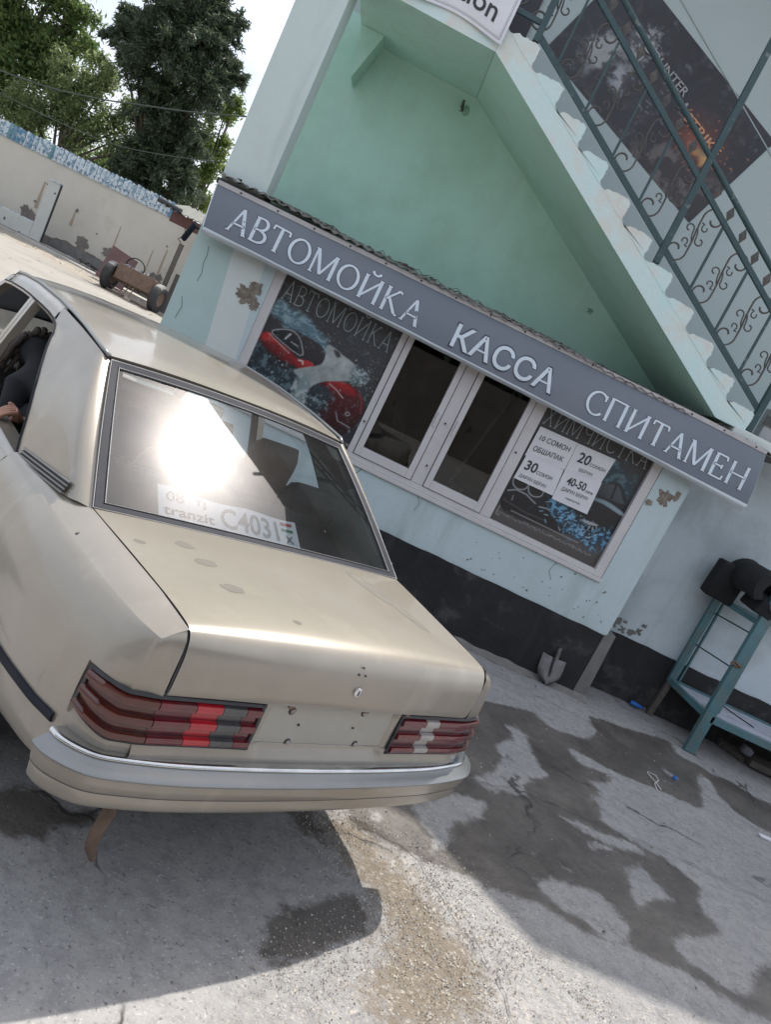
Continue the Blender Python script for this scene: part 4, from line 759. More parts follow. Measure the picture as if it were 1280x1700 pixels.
# banner hung from the landing
bn = thing('paper_banner', 'white paper banner ending in the letters ation hung from the stair landing', 'banner', (-.8, -.03, 4.15))
def bmap(s, v, h=0.):
    x = -1.75 + 1.19 * s; sag = .035 * math.sin(s * 3.0) - .0; z0 = 4.150 + .03 * (1 - s) - .03 * math.sin(s * 3.14159) * 0 + .022 * math.cos(s * 9); z = z0 + v * .34
    return (x + .03 * v * (s > .5) * 0, -.03 - .018 * math.sin(s * 7 + v * 2) * (1 - v) - h, z)
G().grid([[bmap(i / 24, j / 6) for i in range(25)] for j in range(7)]).mk('sheet', 'paper', bn, smooth=True, recalc=False)
g = G()
for e, w_l in ((.022, .003), (.032, .0015)):
    ex = e / 1.19; ez = e / .34; n = 30
    for k in range(n): g.raw([bmap(ex + (1 - 2 * ex) * k / n, ez, .0015), bmap(ex + (1 - 2 * ex) * (k + 1) / n, ez, .0015), bmap(ex + (1 - 2 * ex) * (k + 1) / n, ez + w_l / .34, .0015), bmap(ex + (1 - 2 * ex) * k / n, ez + w_l / .34, .0015)], [(0, 1, 2, 3)])
    for k in range(8): v0 = ez + (1 - ez) * k / 8; v1 = ez + (1 - ez) * (k + 1) / 8; g.raw([bmap(1 - ex - w_l / 1.19, v0, .0015), bmap(1 - ex, v0, .0015), bmap(1 - ex, v1, .0015), bmap(1 - ex - w_l / 1.19, v1, .0015)], [(0, 1, 2, 3)])
g.mk('border', 'ink_grey', bn, recalc=False)
put_text('lettering', 'ation', .575, .905, .26, .64, lambda u, v, h: bmap(u, v, h), 'ink', bn, bold=.012)
# game poster on the upper wall: a plain dark sheet with its two words
gp = thing('dark_poster', 'large dark tilted poster with the words COUNTER STRIKE behind the stair railing', 'poster', (.87, YB, 4.79))
O_ = np.array([-.232, 4.69]); ux = np.array([1.80, -.672]) / 1.9213; uy = np.array([.672, 1.80]) / 1.9213
def gmap(u, v, h=0.): q = O_ + ux * u + uy * v; return (q[0], YB - .004 - h, q[1])
M['pr_fire'] = pm('print_fire', (.20, .035, .014), (.10, .018, .012), 5, rough=.45); M['pr_glow'] = pm('print_ember', (.10, .022, .014), (.05, .015, .013), 5, rough=.45); M['pr_gold'] = pm('print_gold', (.60, .36, .10), (.5, .22, .05), 12, rough=.45)
M['pr_pale'] = pm('print_pale', (.30, .30, .31), (.2, .2, .21), 12, rough=.45); M['pr_mid'] = pm('print_mid', (.055, .05, .06), (.085, .075, .08), 6, rough=.45)
A = Paint(0, 1.92, 0, .96, 230, 120); A.fill((.022, .020, .026), (.012, .011, .014)); n1_ = fbm(A.P, 2.2, 3.1); A.over(np.clip(n1_ * .9 + .1, 0, 1), (.026, .025, .034)); n2_ = fbm(A.P, 6, 8.1, 5); A.over(np.clip(n2_ * .9 - .15, 0, 1) * np.clip(1 - A.P[:, 1] * 1.1, 0, 1), (.075, .062, .060))
d_ = np.hypot((A.P[:, 0] - 1.46) / 1.25, A.P[:, 1] - .47); A.over(np.clip(1 - d_ / .30, 0, 1) ** 1.4, (.16, .034, .018)); A.over(np.clip(1 - d_ / .15 + .4 * n2_, 0, 1) ** 1.8, (.26, .06, .022))
A.shape([(1.40, .42), (1.50, .445), (1.64, .455), (1.62, .36), (1.55, .40), (1.47, .37)], (.34, .10, .03), .03, (.55, .36, .13), 60)
for i in range(60): u = r9.gauss(1.48, .22); v = r9.gauss(.42, .14); A.stroke([(u, v), (u + r9.uniform(-.015, .015), v + r9.uniform(0, .02))], .005, (.5, .2, .06), .6)
A.splash([(.18, .30), (.30, .46), (.46, .44), (.50, .34), (.40, .22), (.24, .22)], (.07, .068, .075), (.30, .30, .31), 7, 5.5, .10, .0); A.splash([(.52, .30), (.62, .40), (.70, .34), (.64, .24)], (.07, .07, .08), (.30, .31, .33), 9, 2.5, .08, .0); A.splash([(.45, .60), (.56, .78), (.68, .62), (.58, .52)], (.06, .06, .065), (.34, .34, .35), 11, 6.5, .08, .1)
A.splash([(1.15, .05), (1.30, .26), (1.62, .24), (1.90, .32), (1.92, 0), (1.2, 0)], (.035, .028, .028), (.12, .10, .095), 5, 1.5, .12, .15)
for i in range(20): u = r9.uniform(.5, 1.2); v = r9.uniform(.30, .62); A.stroke([(u, v), (u + r9.uniform(.01, .06), v + r9.uniform(-.02, .02))], .006, (.22, .22, .23), .5)
A.mk('print', gmap, gp)
M['gp_text'] = pm('print_letters', (.34, .33, .33), None, 12, rough=.45); M['gp_hot'] = pm('print_hot_letters', (.55, .30, .18), (.5, .2, .09), 8, rough=.45)
put_text('lettering', 'COUNTER', .56, 1.10, .60, .675, lambda u, v, h: gmap(u, v, .012), 'gp_text', gp, bold=.012); put_text('lettering', 'STRIKE', 1.22, 1.66, .495, .575, lambda u, v, h: gmap(u, v, .012), 'gp_hot', gp, bold=.02)
P = Print(lambda u, v, h: gmap(u, v, .012 + h)); P.line([(1.135, .52), (1.16, .60), (1.185, .52)], .016, 'gp_text'); P.mk('mark', gp)

# ---------------------------------------------------------------- the car (car frame: +y forward, origin on the ground under the rear bumper)
CAR_RZ = math.radians(36.56); CAR_AT = (0, -3.94512, 0)
car = thing('parked_car', 'dusty beige four-door saloon with ribbed tail lights parked nose-in at the car wash', 'car', CAR_AT, None, CAR_RZ)
def carw(p): c, s = math.cos(CAR_RZ), math.sin(CAR_RZ); return (CAR_AT[0] + c * p[0] - s * p[1], CAR_AT[1] + s * p[0] + c * p[1], p[2])
def mir(rows): return [[(-p[0], p[1], p[2]) for p in r] for r in rows]
def both(g, rows, m=0): g.grid(rows, m); g.grid(mir(rows), m, flip=True); return g
Rp = spline([(.622, .113, .966), (.652, .114, .951), (.676, .116, .934), (.684, .124, .931), (.697, .165, .930), (.710, .215, .929), (.722, .28, .929), (.735, .36, .929), (.755, .52, .929), (.785, .90, .930), (.793, 1.42, .912)], 6)
Bp = spline([(.622, .089), (.665, .101), (.697, .107), (.709, .111), (.735, .134), (.762, .172), (.786, .22), (.806, .29), (.834, .42), (.864, .75), (.866, 1.42)], 6)
NI = len(Rp)
levels = [(.0, 0.), (.006, .07), (.018, .18), (.045, .38), (.09, .66), (.152, .88)]   # drop below the ridge, share of the way out to the widest line
def fender_rows(i0=0, i1=NI):
    rows = []
    for dz, f in levels: rows.append([(R[0] + (B[0] - R[0]) * f, R[1] + (B[1] - R[1]) * (min(1, f * 4.5) if R[1] < .125 else f), (R[2] - dz) - (R[2] - .930) * (dz / .152)) for R, B in zip(Rp[i0:i1], Bp[i0:i1])])
    for z, f, ins in ((.74, .94, 0), (.70, 1., 0), (.66, 1., .0), (.622, 1., .0005), (.588, 1., .0016), (.572, 1., .0035), (.556, 1., .03)):
        lp_ = .016 * (z > .63) * (z < .77); rows.append([(R[0] + (B[0] - R[0]) * f - ins * (B[1] > .2) - lp_ * (B[1] < .225), R[1] + (B[1] - R[1]) * f + ins * (B[1] < .2) + lp_ * (B[1] < .225), z) for R, B in zip(Rp[i0:i1], Bp[i0:i1])])
    return rows
AX = 1.10; AR = .33; AZ = .30
def arch_cut(rows, ax=AX):
    """quads of a flank sheet less those inside the wheel arch, rim snapped to the circle"""
    V = []; n = len(rows[0]); ok = []
    for r in rows:
        for p in r:
            d = math.hypot(p[1] - ax, p[2] - AZ)
            if d < AR * 1.10: k = AR / max(d, 1e-3); V.append([p[0], ax + (p[1] - ax) * k, AZ + (p[2] - AZ) * k, d < AR * .93])
            else: V.append([p[0], p[1], p[2], False])
    F = [(i * n + j, i * n + j + 1, (i + 1) * n + j + 1, (i + 1) * n + j) for i in range(len(rows) - 1) for j in range(n - 1)]
    F = [f for f in F if not all(V[q][3] for q in f) and sum(V[q][3] for q in f) < 3]
    return [tuple(v[:3]) for v in V], F
g = G()
fr_ = fender_rows()
low = [[(B[0] - (.02 if z > .45 else .05) * (1 - (z - .22) / .4) - (.045 if B[1] < .215 else 0), max(B[1], .15) if B[1] < .215 else B[1], z) for B in [b if b[1] > .215 else (b[0] - .0, b[1]) for b in Bp]] for z in (.588, .55, .52, .49, .46, .435)]
low = [[(p[0], p[1], .588 - (.588 - p[2]) * (1 + .8 * max(0, min(.5, p[1] - .2)))) for p, B in zip(r, Bp) if B[1] > .17] for r in low]
yy = np.linspace(.60, 1.42, 42); bx = lambda y: float(np.interp(y, [b[1] for b in Bp], [b[0] for b in Bp]))
side_rows = [[(bx(y) - .0 * z, y, z) for y in yy] for z in (.70, .68, .66, .64, .622)] 
# upper quarter, full height to .588, arch bites into it
for rows in (fr_, low):
    V, F_ = arch_cut(rows if rows is low else rows); g.raw(V, F_); g.raw([(-a, b, c) for a, b, c in V], [f[::-1] for f in F_])
# shoulder between ridge and boot lid seam
sh = []
for t in (0, .15, .3, .5, .75, 1.):
    row = []
    for R in Rp:
        ys = .119 + (R[1] - .122) * .98; sx = float(np.interp(ys, [.119, .83, 1.1, 1.42], [.6185, .6935, .738, .772])); sz = float(np.interp(ys, [.119, .3, .83, 1.1, 1.42], [.9705, .983, .988, .962, .914]))
        row.append((R[0] + (sx - R[0]) * t, R[1] + (ys - R[1]) * t, R[2] + (sz - R[2]) * t + .006 * math.sin(math.pi * t) * min(1, (R[1] - .1) * 4)))
    sh.append(row)
both(g, sh)
# rear panel below the lid, recessed between the lamps
xs = np.linspace(-.645, .645, 63); by = lambda x: float(np.interp(abs(x), [0, .15, .28, .45, .60, .622, .645], [.080, .081, .083, .087, .089, .090, .095]))
rows = []
for z, dy in ((.80, .03), (.79, .010), (.783, .004), (.70, .006), (.642, .006), (.638, .0), (.622, -.002), (.60, -.010), (.588, -.012), (.574, -.008), (.56, .05)): rows.append([(x, by(x) + dy + (.012 if abs(x) < .27 and z > .6 else 0), z) for x in xs])
g.grid(rows)
g.grid([[(x, .20, z) for x in np.linspace(-.74, .74, 9)] for z in (.60, .435)])
g.grid([[(x, y, z) for x in np.linspace(-.76, .76, 5)] for y, z in ((.20, .435), (.70, .40), (1.3, .27), (3.0, .27), (4.2, .30))], flip=True)
body = g.mk('body', 'paint', car, autosmooth=38, recalc=False)
# boot lid
prof_c = [(.070, .787), (.060, .81), (.056, .85), (.0555, .89), (.061, .925), (.073, .953), (.092, .975), (.118, .988), (.16, .9965), (.25, 1.004), (.40, 1.009), (.55, 1.012), (.68, 1.012), (.775, 1.008)]
prof_e = [(.0885, .787), (.084, .81), (.082, .85), (.0825, .89), (.087, .917), (.094, .939), (.104, .957), (.119, .969), (.15, .9755), (.25, .981), (.40, .9845), (.56, .987), (.70, .9885), (.822, .989)]
prof_x = [.611, .612, .6135, .6135, .6135, .613, .613, .614, .6165, .625, .641, .659, .676, .689]
cs_ = spline([list(a) for a in prof_c], 4); es_ = spline([list(a) for a in prof_e], 4); xs_ = spline([[a] for a in prof_x], 4)
def lid_pt(k, u, lift=0.):
    w = abs(u) ** 2.2; c, e = cs_[k], es_[k]; return (u * float(xs_[k][0]), c[0] + (e[0] - c[0]) * w, c[1] + (e[1] - c[1]) * w + lift)
rows = [[lid_pt(k, u) for u in np.linspace(-1, 1, 41)] for k in range(len(cs_))]
g = G().grid(rows, flip=True); bord = [[rows[k][0] for k in range(len(rows))], [(rows[k][0][0] + .012, rows[k][0][1] + .012, rows[k][0][2] - .02) for k in range(len(rows))]]
g.grid(bord); g.grid(mir(bord), flip=True); g.grid([rows[0], [(p[0] * .985, p[1] + .02, p[2] + .004) for p in rows[0]]])
lid = g.mk('boot_lid', 'paint', car, autosmooth=40, recalc=False)
for s in (1, -1):
    seam = [(s * (float(xs_[k][0]) + .002), es_[k][0] + .006, es_[k][1] - .008) for k in range(len(cs_))]; G().tube(seam, .0036, 5).mk('seam', 'seam', car)
g = G().lathe([(.0, -.012), (.009, -.012), (.0155, -.010), (.0165, -.004), (.0165, .012)], (0, .058, .868), 'y', 16); lk = g.mk('lock', 'chrome', lid, autosmooth=40)
G().box(-.002, .002, .0445, .0475, .858, .876).mk('keyhole', 'seam', lid)
for x, z in ((-.012, .948), (-.022, .925), (.006, .924)): G().lathe([(0, -.0012), (.0035, -.001), (.0035, .004)], (x, .0625 if z > .93 else .058, z), 'y', 8).mk('badge_hole', 'seam', lid)
for x, z, r, m in ((-.173, .755, .009, 'steel'), (.119, .767, .009, 'steel'), (-.136, .645, .008, 'steel'), (.144, .647, .008, 'steel'), (-.126, .709, .004, 'seam'), (.099, .709, .0035, 'seam')):
    y = by(x) + .014; G().lathe([(0, -.006), (r * .5, -.006), (r, -.004), (r, .004)], (x, y, z), 'y', 10).mk('bolt', m, car, autosmooth=40); 
    if m == 'steel': G().lathe([(r * 1.1, -.0012), (r * 1.5, -.0006), (r * 1.55, .004)], (x, y, z), 'y', 10).mk('bolt_hole', 'seam', car)
for x, z in ((-.20, .786), (.108, .790), (.30, .788)): G().lathe([(0, -.004), (.012, -.003), (.014, .004)], (x, by(x) - .004, z), 'y', 10).mk('lamp_bolt', 'rust', car)
M['plate_pale'] = pm('plate_panel_pale', (.36, .34, .30), (.33, .31, .275), 6, rough=.5, metal=.1, dirt=(.30, .275, .235), dscale=7, dlo=.55, dhi=.8)  # panel between the lamps, a paler tone than the body
G().grid([[(x, by(x) + .0145 + dy, z) for x in np.linspace(-.262, .262, 15)] for z, dy in ((.6415, 0), (.70, 0), (.774, 0))]).mk('plate_panel', 'plate_pale', car, recalc=False, smooth=True)
# dull spots in the lacquer of the lid and the roof
M['spot'] = pm('worn_lacquer', (.135, .122, .105), (.155, .14, .12), 12, rough=.7, spec=.2)
def lid_z(x, y):
    k = min(range(len(cs_)), key=lambda q: abs(cs_[q][0] + (es_[q][0] - cs_[q][0]) * min(1, abs(x / float(xs_[q][0]))) ** 2.2 - y)); k0 = max(0, k - 1); k1 = min(len(cs_) - 1, k + 1); best = []
    for q in (k0, k, k1):
        w = min(1, abs(x / float(xs_[q][0]))) ** 2.2; best.append((cs_[q][0] + (es_[q][0] - cs_[q][0]) * w, cs_[q][1] + (es_[q][1] - cs_[q][1]) * w))
    return float(np.interp(y, [b[0] for b in best], [b[1] for b in best]))
for i, (x, y, a, b_) in enumerate([(-.435, .625, .035, .024), (-.405, .515, .038, .026), (-.378, .358, .042, .026), (-.222, .20, .015, .012), (.375, .60, .052, .13), (.44, .40, .03, .09), (-.60, .60, .02, .014)]):
    q = []
    for j in range(20):
        t = 6.283 * j / 20; k = 1 + .3 * mnoise.noise((math.cos(t) * 1.5 + i, math.sin(t) * 1.5, i * 2.)); px, py = x + a * k * math.cos(t) - .25 * b_ * math.sin(t), y + b_ * k * math.sin(t); q.append((px, py, lid_z(px, py) + .0006))
    V = [(x, y, lid_z(x, y) + .0006)] + q; add('lacquer_spot', V, [(0, 1 + j, 1 + (j + 1) % 20) for j in range(20)], 'spot', lid, smooth=True)
# rear bumper
bpl = spline([(0, 0), (.25, .004), (.50, .016), (.66, .038), (.735, .056), (.782, .084), (.822, .122), (.846, .158), (.856, .192)], 5)
def bump_rows(sec):
    half = []
    for (d, z) in sec:
        row = []
        for i, p in enumerate(bpl):
            a = bpl[max(i - 1, 0)]; b = bpl[min(i + 1, len(bpl) - 1)]; tx, ty = b[0] - a[0], b[1] - a[1]; L_ = math.hypot(tx, ty); row.append((p[0] + ty / L_ * -d * 1., p[1] + tx / L_ * d, z))
        half.append([(-q[0], q[1], q[2]) for q in row[:0:-1]] + row)
    return half
bp_ = thing('x', 'x x x x', 'x') if False else None
bumper = G().grid(bump_rows([(.12, .432), (.030, .434), (.020, .440), (.014, .452), (.009, .490), (.0085, .494), (.006, .498), (.0, .522), (-.007, .546)])).mk('bumper', 'paint', car, autosmooth=35)
G().grid(bump_rows([(-.007, .546), (-.010, .549), (-.010, .553), (-.005, .557), (.012, .565), (.028, .572), (.034, .5765)])).mk('bumper_face', 'bumper_face', bumper, autosmooth=50)
G().grid(bump_rows([(.036, .5768), (.030, .580), (.031, .586), (.036, .589), (.052, .588), (.115, .584)])).mk('chrome_strip', 'chrome', bumper, autosmooth=50)
G().grid(bump_rows([(.0072, .4908), (.0072, .4932)])).mk('bumper_groove', 'seam', bumper)
# tail lights: five ribs each, coloured in blocks along their length
lpath = spline([(.283, .088), (.36, .090), (.45, .092), (.54, .094), (.622, .096), (.668, .1035), (.700, .110), (.712, .115), (.735, .135), (.762, .172), (.787, .222)], 5)
LS = np.concatenate([[0], np.cumsum([math.hypot(b[0] - a[0], b[1] - a[1]) for a, b in zip(lpath, lpath[1:])])])
def lamp(side, blocks):
    def P(s, z, d):
        s = max(0, min(LS[-1] - 1e-6, s)); i = int(np.searchsorted(LS, s, 'right') - 1); i = min(i, len(lpath) - 2); f = (s - LS[i]) / (LS[i + 1] - LS[i]); a, b = lpath[i], lpath[i + 1]
        tx, ty = b[0] - a[0], b[1] - a[1]; L_ = math.hypot(tx, ty); x, y = a[0] + tx * f + ty / L_ * d, a[1] + ty * f - tx / L_ * d
        x += .0; 
        return (side * (x + (z - .66) * -(.12 if z > .66 else 0) * min(1, max(0, (s - .42) / .06))), y + max(0, (z - .70)) * .05, z)
    zt0, zb0 = .777, .622
    def zrange(s):   # the lower edge climbs where the lamp wraps on to the flank
        k = max(0., (s - (LS[-1] - .125)) / .125); return zb0 + .034 * k ** 1.2, zt0 - .004 * k
    h = G(); rows = []
    ss = np.linspace(0, LS[-1], 50)
    for v, d in ((-.02, .0), (0, .009), (.055, .012), (.06, .004), (.94, .004), (.945, .012), (1., .009), (1.02, -.002)):
        rows.append([P(s, zrange(s)[0] + v * (zrange(s)[1] - zrange(s)[0]), d) for s in ss])
    h.grid(rows)
    for s in (0, LS[-1]): h.grid([[P(s + (.012 if s == 0 else -.012) * (e > 0), zrange(s)[0] + v * (zrange(s)[1] - zrange(s)[0]), .011 * (1 - abs(e - .5) * .4)) for v in np.linspace(0, 1, 5)] for e in (0, .5, 1)])
    hs = h.mk('tail_light', 'rubber', car, autosmooth=35, recalc=True)
    bands = [(.065, .225, 1), (.235, .385, 0), (.395, .575, 1), (.585, .725, 0), (.735, .925, 1)]
    for (a, b_, mat) in blocks:
        g = G(); sa, sb = a * LS[-1], b_ * LS[-1]; ss = np.linspace(sa + .001, sb - .001, max(4, int((sb - sa) / .012)))
        for v0, v1, proud in bands:
            pr_ = [(0, .001), (.12, .020), (.5, .0225), (.88, .020), (1, .001)] if proud else [(0, .0035), (.5, .0045), (1, .0035)]
            g.grid([[P(s, zrange(s)[0] + (v0 + q * (v1 - v0)) * (zrange(s)[1] - zrange(s)[0]), d) for s in ss] for q, d in pr_])
            if proud:
                for se in (ss[0], ss[-1]): g.raw([P(se, zrange(se)[0] + (v0 + q * (v1 - v0)) * (zrange(se)[1] - zrange(se)[0]), d) for q, d in pr_], [(0, 1, 2, 3, 4)])
        g.mk('lens', mat, hs, autosmooth=60)
    return hs
u_ = LS[-1]; L0 = lamp(-1, [(.02, .115, 'lens_red'), (.115, .255, 'lens_white'), (.255, .405, 'lens_bright'), (.405, .60, 'lens_red'), (.60, .985, 'lens_amber')])
L1 = lamp(1, [(.02, .225, 'lens_red'), (.225, .35, 'lens_white'), (.35, .66, 'lens_red'), (.66, .985, 'lens_amber')]); 
M['lens_grey'] = pm('lens_reverse_left', (.075, .07, .072), (.05, .048, .05), 20, rough=.2, coat=.3)
for c in L0.children:
    if c.data.materials[0] == M['lens_white']: c.data.materials[0] = M['lens_grey']
# side rubbing strips, aerial stub, cabin vents
for s in (-1, 1):
    G().grid([[(s * (bx(y) + d), y, z - .10 * (y - .25)) for y in np.linspace(.262, .76, 12)] for d, z in ((-.004, .560), (.006, .562), (.009, .574), (.006, .586), (-.004, .589))]).mk('rubbing_strip', 'trim_black', car, autosmooth=40)
    G().tube([(s * .752, .688, .915), (s * .745, .688, .936), (s * .744, .689, .945)], [.02, .017, .008], 10).mk('aerial_base', 'rubber', car, autosmooth=50) if s < 0 else None
# glass house --------------------------------------------------
def glass_pt(s, t, lift=0.):
    y = .825 + (1.443 - .825) * t - (.036 - .012 * t) * (1 - s * s); z = .99 + (1.352 - .99) * t + (.018 + .008 * t) * (1 - s * s) + .007 * math.sin(math.pi * t); x = s * (.693 + (.582 - .693) * t + .006 * math.sin(math.pi * t))
    return (x, y - .505 * lift, z + .863 * lift)
sv = np.linspace(-.945, .945, 33); tv = np.linspace(.022, .965, 21)
win = G().grid([[glass_pt(s, t, .001) for s in sv] for t in tv]).mk('rear_window', 'rear_glass', car, smooth=True)
def ring(lo_s, hi_s, lo_t, hi_t, lift_o, lift_i, g, n=28):
    """band between two rectangles of the glass surface: (outer s,t) and (inner s,t)"""
    def loop(S, T0, T1): 
        a = [(S * (2 * k / n - 1), T0) for k in range(n)] + [(S, T0 + (T1 - T0) * k / 14) for k in range(14)] + [(S * (1 - 2 * k / n), T1) for k in range(n)] + [(-S, T1 + (T0 - T1) * k / 14) for k in range(14)]
        return a + [a[0]]
    A = loop(hi_s, *hi_t); B = loop(lo_s, *lo_t); rows = []
    for f, lift in ((0, lift_o - .012), (.04, lift_o), (.9, lift_i), (1, lift_i - .007)): rows.append([glass_pt(a[0] + (b[0] - a[0]) * f, a[1] + (b[1] - a[1]) * f, lift) for a, b in zip(A, B)])
    return g.grid(rows)
g = G(); ring(.944, .992, (.022, .962), (-.012, 1.005), .010, .006, g); g.mk('window_seal', 'trim_black', win, autosmooth=50)
g = G(); ring(.937, .942, (.027, .957), (.024, .961), .0085, .008, g); g.mk('chrome_bead', 'bead', win, autosmooth=50)
g = G(); ring(.992, .998, (-.011, 1.004), (-.017, 1.010), .010, .009, g); g.mk('outer_bead', 'bead', win, autosmooth=50)
# C pillars and roof rails
G_in = G()
ze = lambda y: float(np.interp(y, [1.40, 1.46, 1.8, 2.2, 2.6, 2.9, 3.08], [1.362, 1.376, 1.402, 1.416, 1.410, 1.390, 1.368]))
g = G(); cols = [([.688, .812, .984], [.576, 1.447, 1.350]), ([.722, .850, .984], [.603, 1.468, 1.366]), ([.742, .915, .970], [.612, 1.50, 1.374]), ([.758, 1.10, .940], [.618, 1.62, 1.385]), ([.772, 1.28, .918], [.620, 1.76, 1.394])]
cc = spline([a + b for a, b in cols], 3); rows = []
for t in np.linspace(0, 1, 15): rows.append([(c[0] + (c[3] - c[0]) * t + (.004 + .016 * min(1, ci_ / 4)) * math.sin(math.pi * t), c[1] + (c[4] - c[1]) * t, c[2] + (c[5] - c[2]) * t) for ci_, c in enumerate(cc)])
dlo = [(.781, 1.405, .900), (.775, 1.45, .948), (.757, 1.54, 1.04), (.735, 1.66, 1.145), (.710, 1.775, 1.235), (.690, 1.845, 1.285), (.668, 1.905, 1.318), (.655, 1.97, 1.336), (.648, 2.06, 1.347)]
ds = spline([list(a) for a in dlo], 4); m_ = len(rows)
for i, r in enumerate(rows):
    d = ds[int(round(i / (m_ - 1) * (len(ds) - 1)))]; e = r[-1]; tgt = d if i < m_ - 1 else (.625, 2.06, ze(2.06) - .004)
    for f in (.35, .7, 1.): r.append(tuple(e[q] + (tgt[q] - e[q]) * f for q in range(3)))
both(g, rows)
inn = [[(p[0] - .055, p[1] + .004, p[2] - .004) for p in r] for r in rows]; both(G_in, inn)
for edge in ([r[-1] for r in rows],): both(G_in, [edge, [(p[0] - .055, p[1] + .004, p[2] - .004) for p in edge]])
# rail above the doors
rail_rows = []
for x, dz in ((.600, .0), (.622, -.012), (.640, -.034), (.648, -.062), (.600, -.066)): rail_rows.append([(x - .0 if y < 2.9 else x - (y - 2.9) * .12, y, ze(y) + dz + (.0 if y > 2.06 else 0)) for y in np.linspace(2.05, 3.10, 16)])
both(g, rail_rows)
# A pillar
ap = [[(.625 + .105 * t + dx, 3.08 + .50 * t + dy, 1.352 - .405 * t) for t in np.linspace(0, 1, 8)] for dx, dy in ((-.035, -.0), (.0, -.02), (-.0, -.075), (-.05, -.07))]
both(g, ap)
pil = g.mk('pillars', 'paint', car, autosmooth=42)
G_in.mk('pillar_trim', 'dash', car, autosmooth=40)
# roof skin
rows = []
for j, y in enumerate(np.linspace(1.46, 3.10, 30)):
    r = []
    for u in np.linspace(-1, 1, 33):
        a = abs(u); x = .600 * u; bow = 0
        k = (y - 1.46) / .5; yy_ = y - (.036 * (1 - u * u) * max(0, 1 - k)) + (.05 * (1 - u * u) * max(0, (y - 2.9) / .2)); crown = .036 * (1 - a ** 2.6)
        r.append((x * (1 - .05 * max(0, (y - 2.9) / .2) - .025 * max(0, 1 - k)), yy_, ze(y) + crown * min(1, .75 + k) - (.004 if j == 0 else 0)))
    rows.append(r)
rf = G().grid(rows, flip=True); rf.grid([rows[0], [(p[0], p[1] + .02, p[2] - .03) for p in rows[0]]]); rf.mk('roof', 'paint', car, autosmooth=40, recalc=False)
lin = [[(p[0] * .97, p[1], p[2] - .035) for p in r] for r in rows]; G().grid(lin).mk('headlining', 'headliner', car, recalc=False)
for s in (-1, 1): G().tube([(s * .588, 1.452, 1.371)] + [(s * (.604 if y < 2.9 else .604 - (y - 2.9) * .10), y, ze(y) + .004) for y in np.linspace(1.50, 3.1, 24)] + [(s * (.575 + .1 * t), 3.1 + .46 * t, 1.365 - .37 * t) for t in (.2, .5, .8)], .0085, 6).mk('rain_gutter', 'bumper_face', car, smooth=True)
# cabin vents in the pillar foot
for s in (-1, 1):
    def vp(y, k): return (s * (float(np.interp(y, [.90, 1.15, 1.42], [.744, .762, .779])) - .004 * k + .006), y, float(np.interp(y, [.90, 1.42], [.978, .904])) + .012 * k)
    vent = G().grid([[vp(y, k) for y in np.linspace(.935, 1.39, 10)] for k in (.0, 3.4)]).mk('vent', 'seam', car)
    for k in (0, 1.1, 2.2, 3.3): G().tube([(p[0] + s * .004, p[1], p[2]) for p in [vp(y, k) for y in np.linspace(.93, 1.395, 8)]], .0038, 5).mk('louvre', 'bumper_face', vent)
# doors and front wings
zbelt = .905
def flank(y0, y1, name, n=20):
    g = G(); ys = np.linspace(y0, y1, n); fx = lambda y: float(np.interp(y, [1.4, 2.5, 3.4, 3.9, 4.2, 4.38], [.845, .847, .842, .825, .79, .70]))
    rows = [[(fx(y) - ins, y, z if z < .8 else z - max(0, y - 3.4) * .10) for y in ys] for z, ins in ((zbelt, .066), (.900, .045), (.885, .030), (.855, .017), (.80, .006), (.74, .001), (.68, .0), (.60, .0), (.54, .003), (.48, .006), (.42, .010), (.36, .018), (.30, .028), (.24, .045))]
    V, F_ = arch_cut(rows, AX + 2.665); return V, F_
for s in (-1, 1):
    for nm_, y0, y1 in (('rear_door', 1.424, 2.385), ('front_door', 2.392, 3.40), ('front_wing', 3.406, 4.38)):
        V, F_ = flank(y0, y1, nm_); g = G().raw([(s * a, b, c) for a, b, c in V], F_); 
        if 'door' in nm_: g.grid([[(s * x, y, z) for y in (y0, y1)] for x, z in ((.78, .905), (.71, .903), (.70, .45))])
        d = g.mk(nm_, 'paint', car, autosmooth=40, recalc=False)
        if 'door' in nm_:
            G().beam((s * .846, y0 + .09, .79), (s * .846, y0 + .27, .79), .03, .028).mk('handle', 'trim_black', d, bevel=.005)
            G().grid([[(s * (.847 + q), y, z) for y in np.linspace(y0 + .01, y1 - .01, 4)] for q, z in ((-.004, .553), (.010, .556), (.013, .57), (.010, .586), (-.004, .590))]).mk('rubbing_strip', 'trim_black', d)
    # window frames
    g = G(); fr2 = lambda t, y: (s * (.775 - .135 * t), y, .905 + .43 * t)
    for y0, y1 in ((2.345, 2.385), (2.392, 2.43)): g.beam(fr2(-.02, y0 + .02), (s * .640, y0 + .05, 1.342), .045, .04, up=(1, 0, 0))
    g.tube([(s * (p[0] - .008), p[1] + .012, p[2] - .004) for p in ds] + [(s * .640, y, ze(y) - .066) for y in np.linspace(2.15, 3.05, 8)], .011, 6)
    g.mk('door_frame', 'paint' , car, autosmooth=40)
    G().tube([(s * (p[0] + .002), p[1] + .004, p[2]) for p in ds] + [(s * .648, y, ze(y) - .062) for y in np.linspace(2.15, 3.05, 8)], .005, 5).mk('window_trim', 'trim_black', car)
    mr_ = G().beam((s * .93, 3.28, .965), (s * .80, 3.28, .975), .09, .12).mk('door_mirror', 'paint', car, bevel=.02)
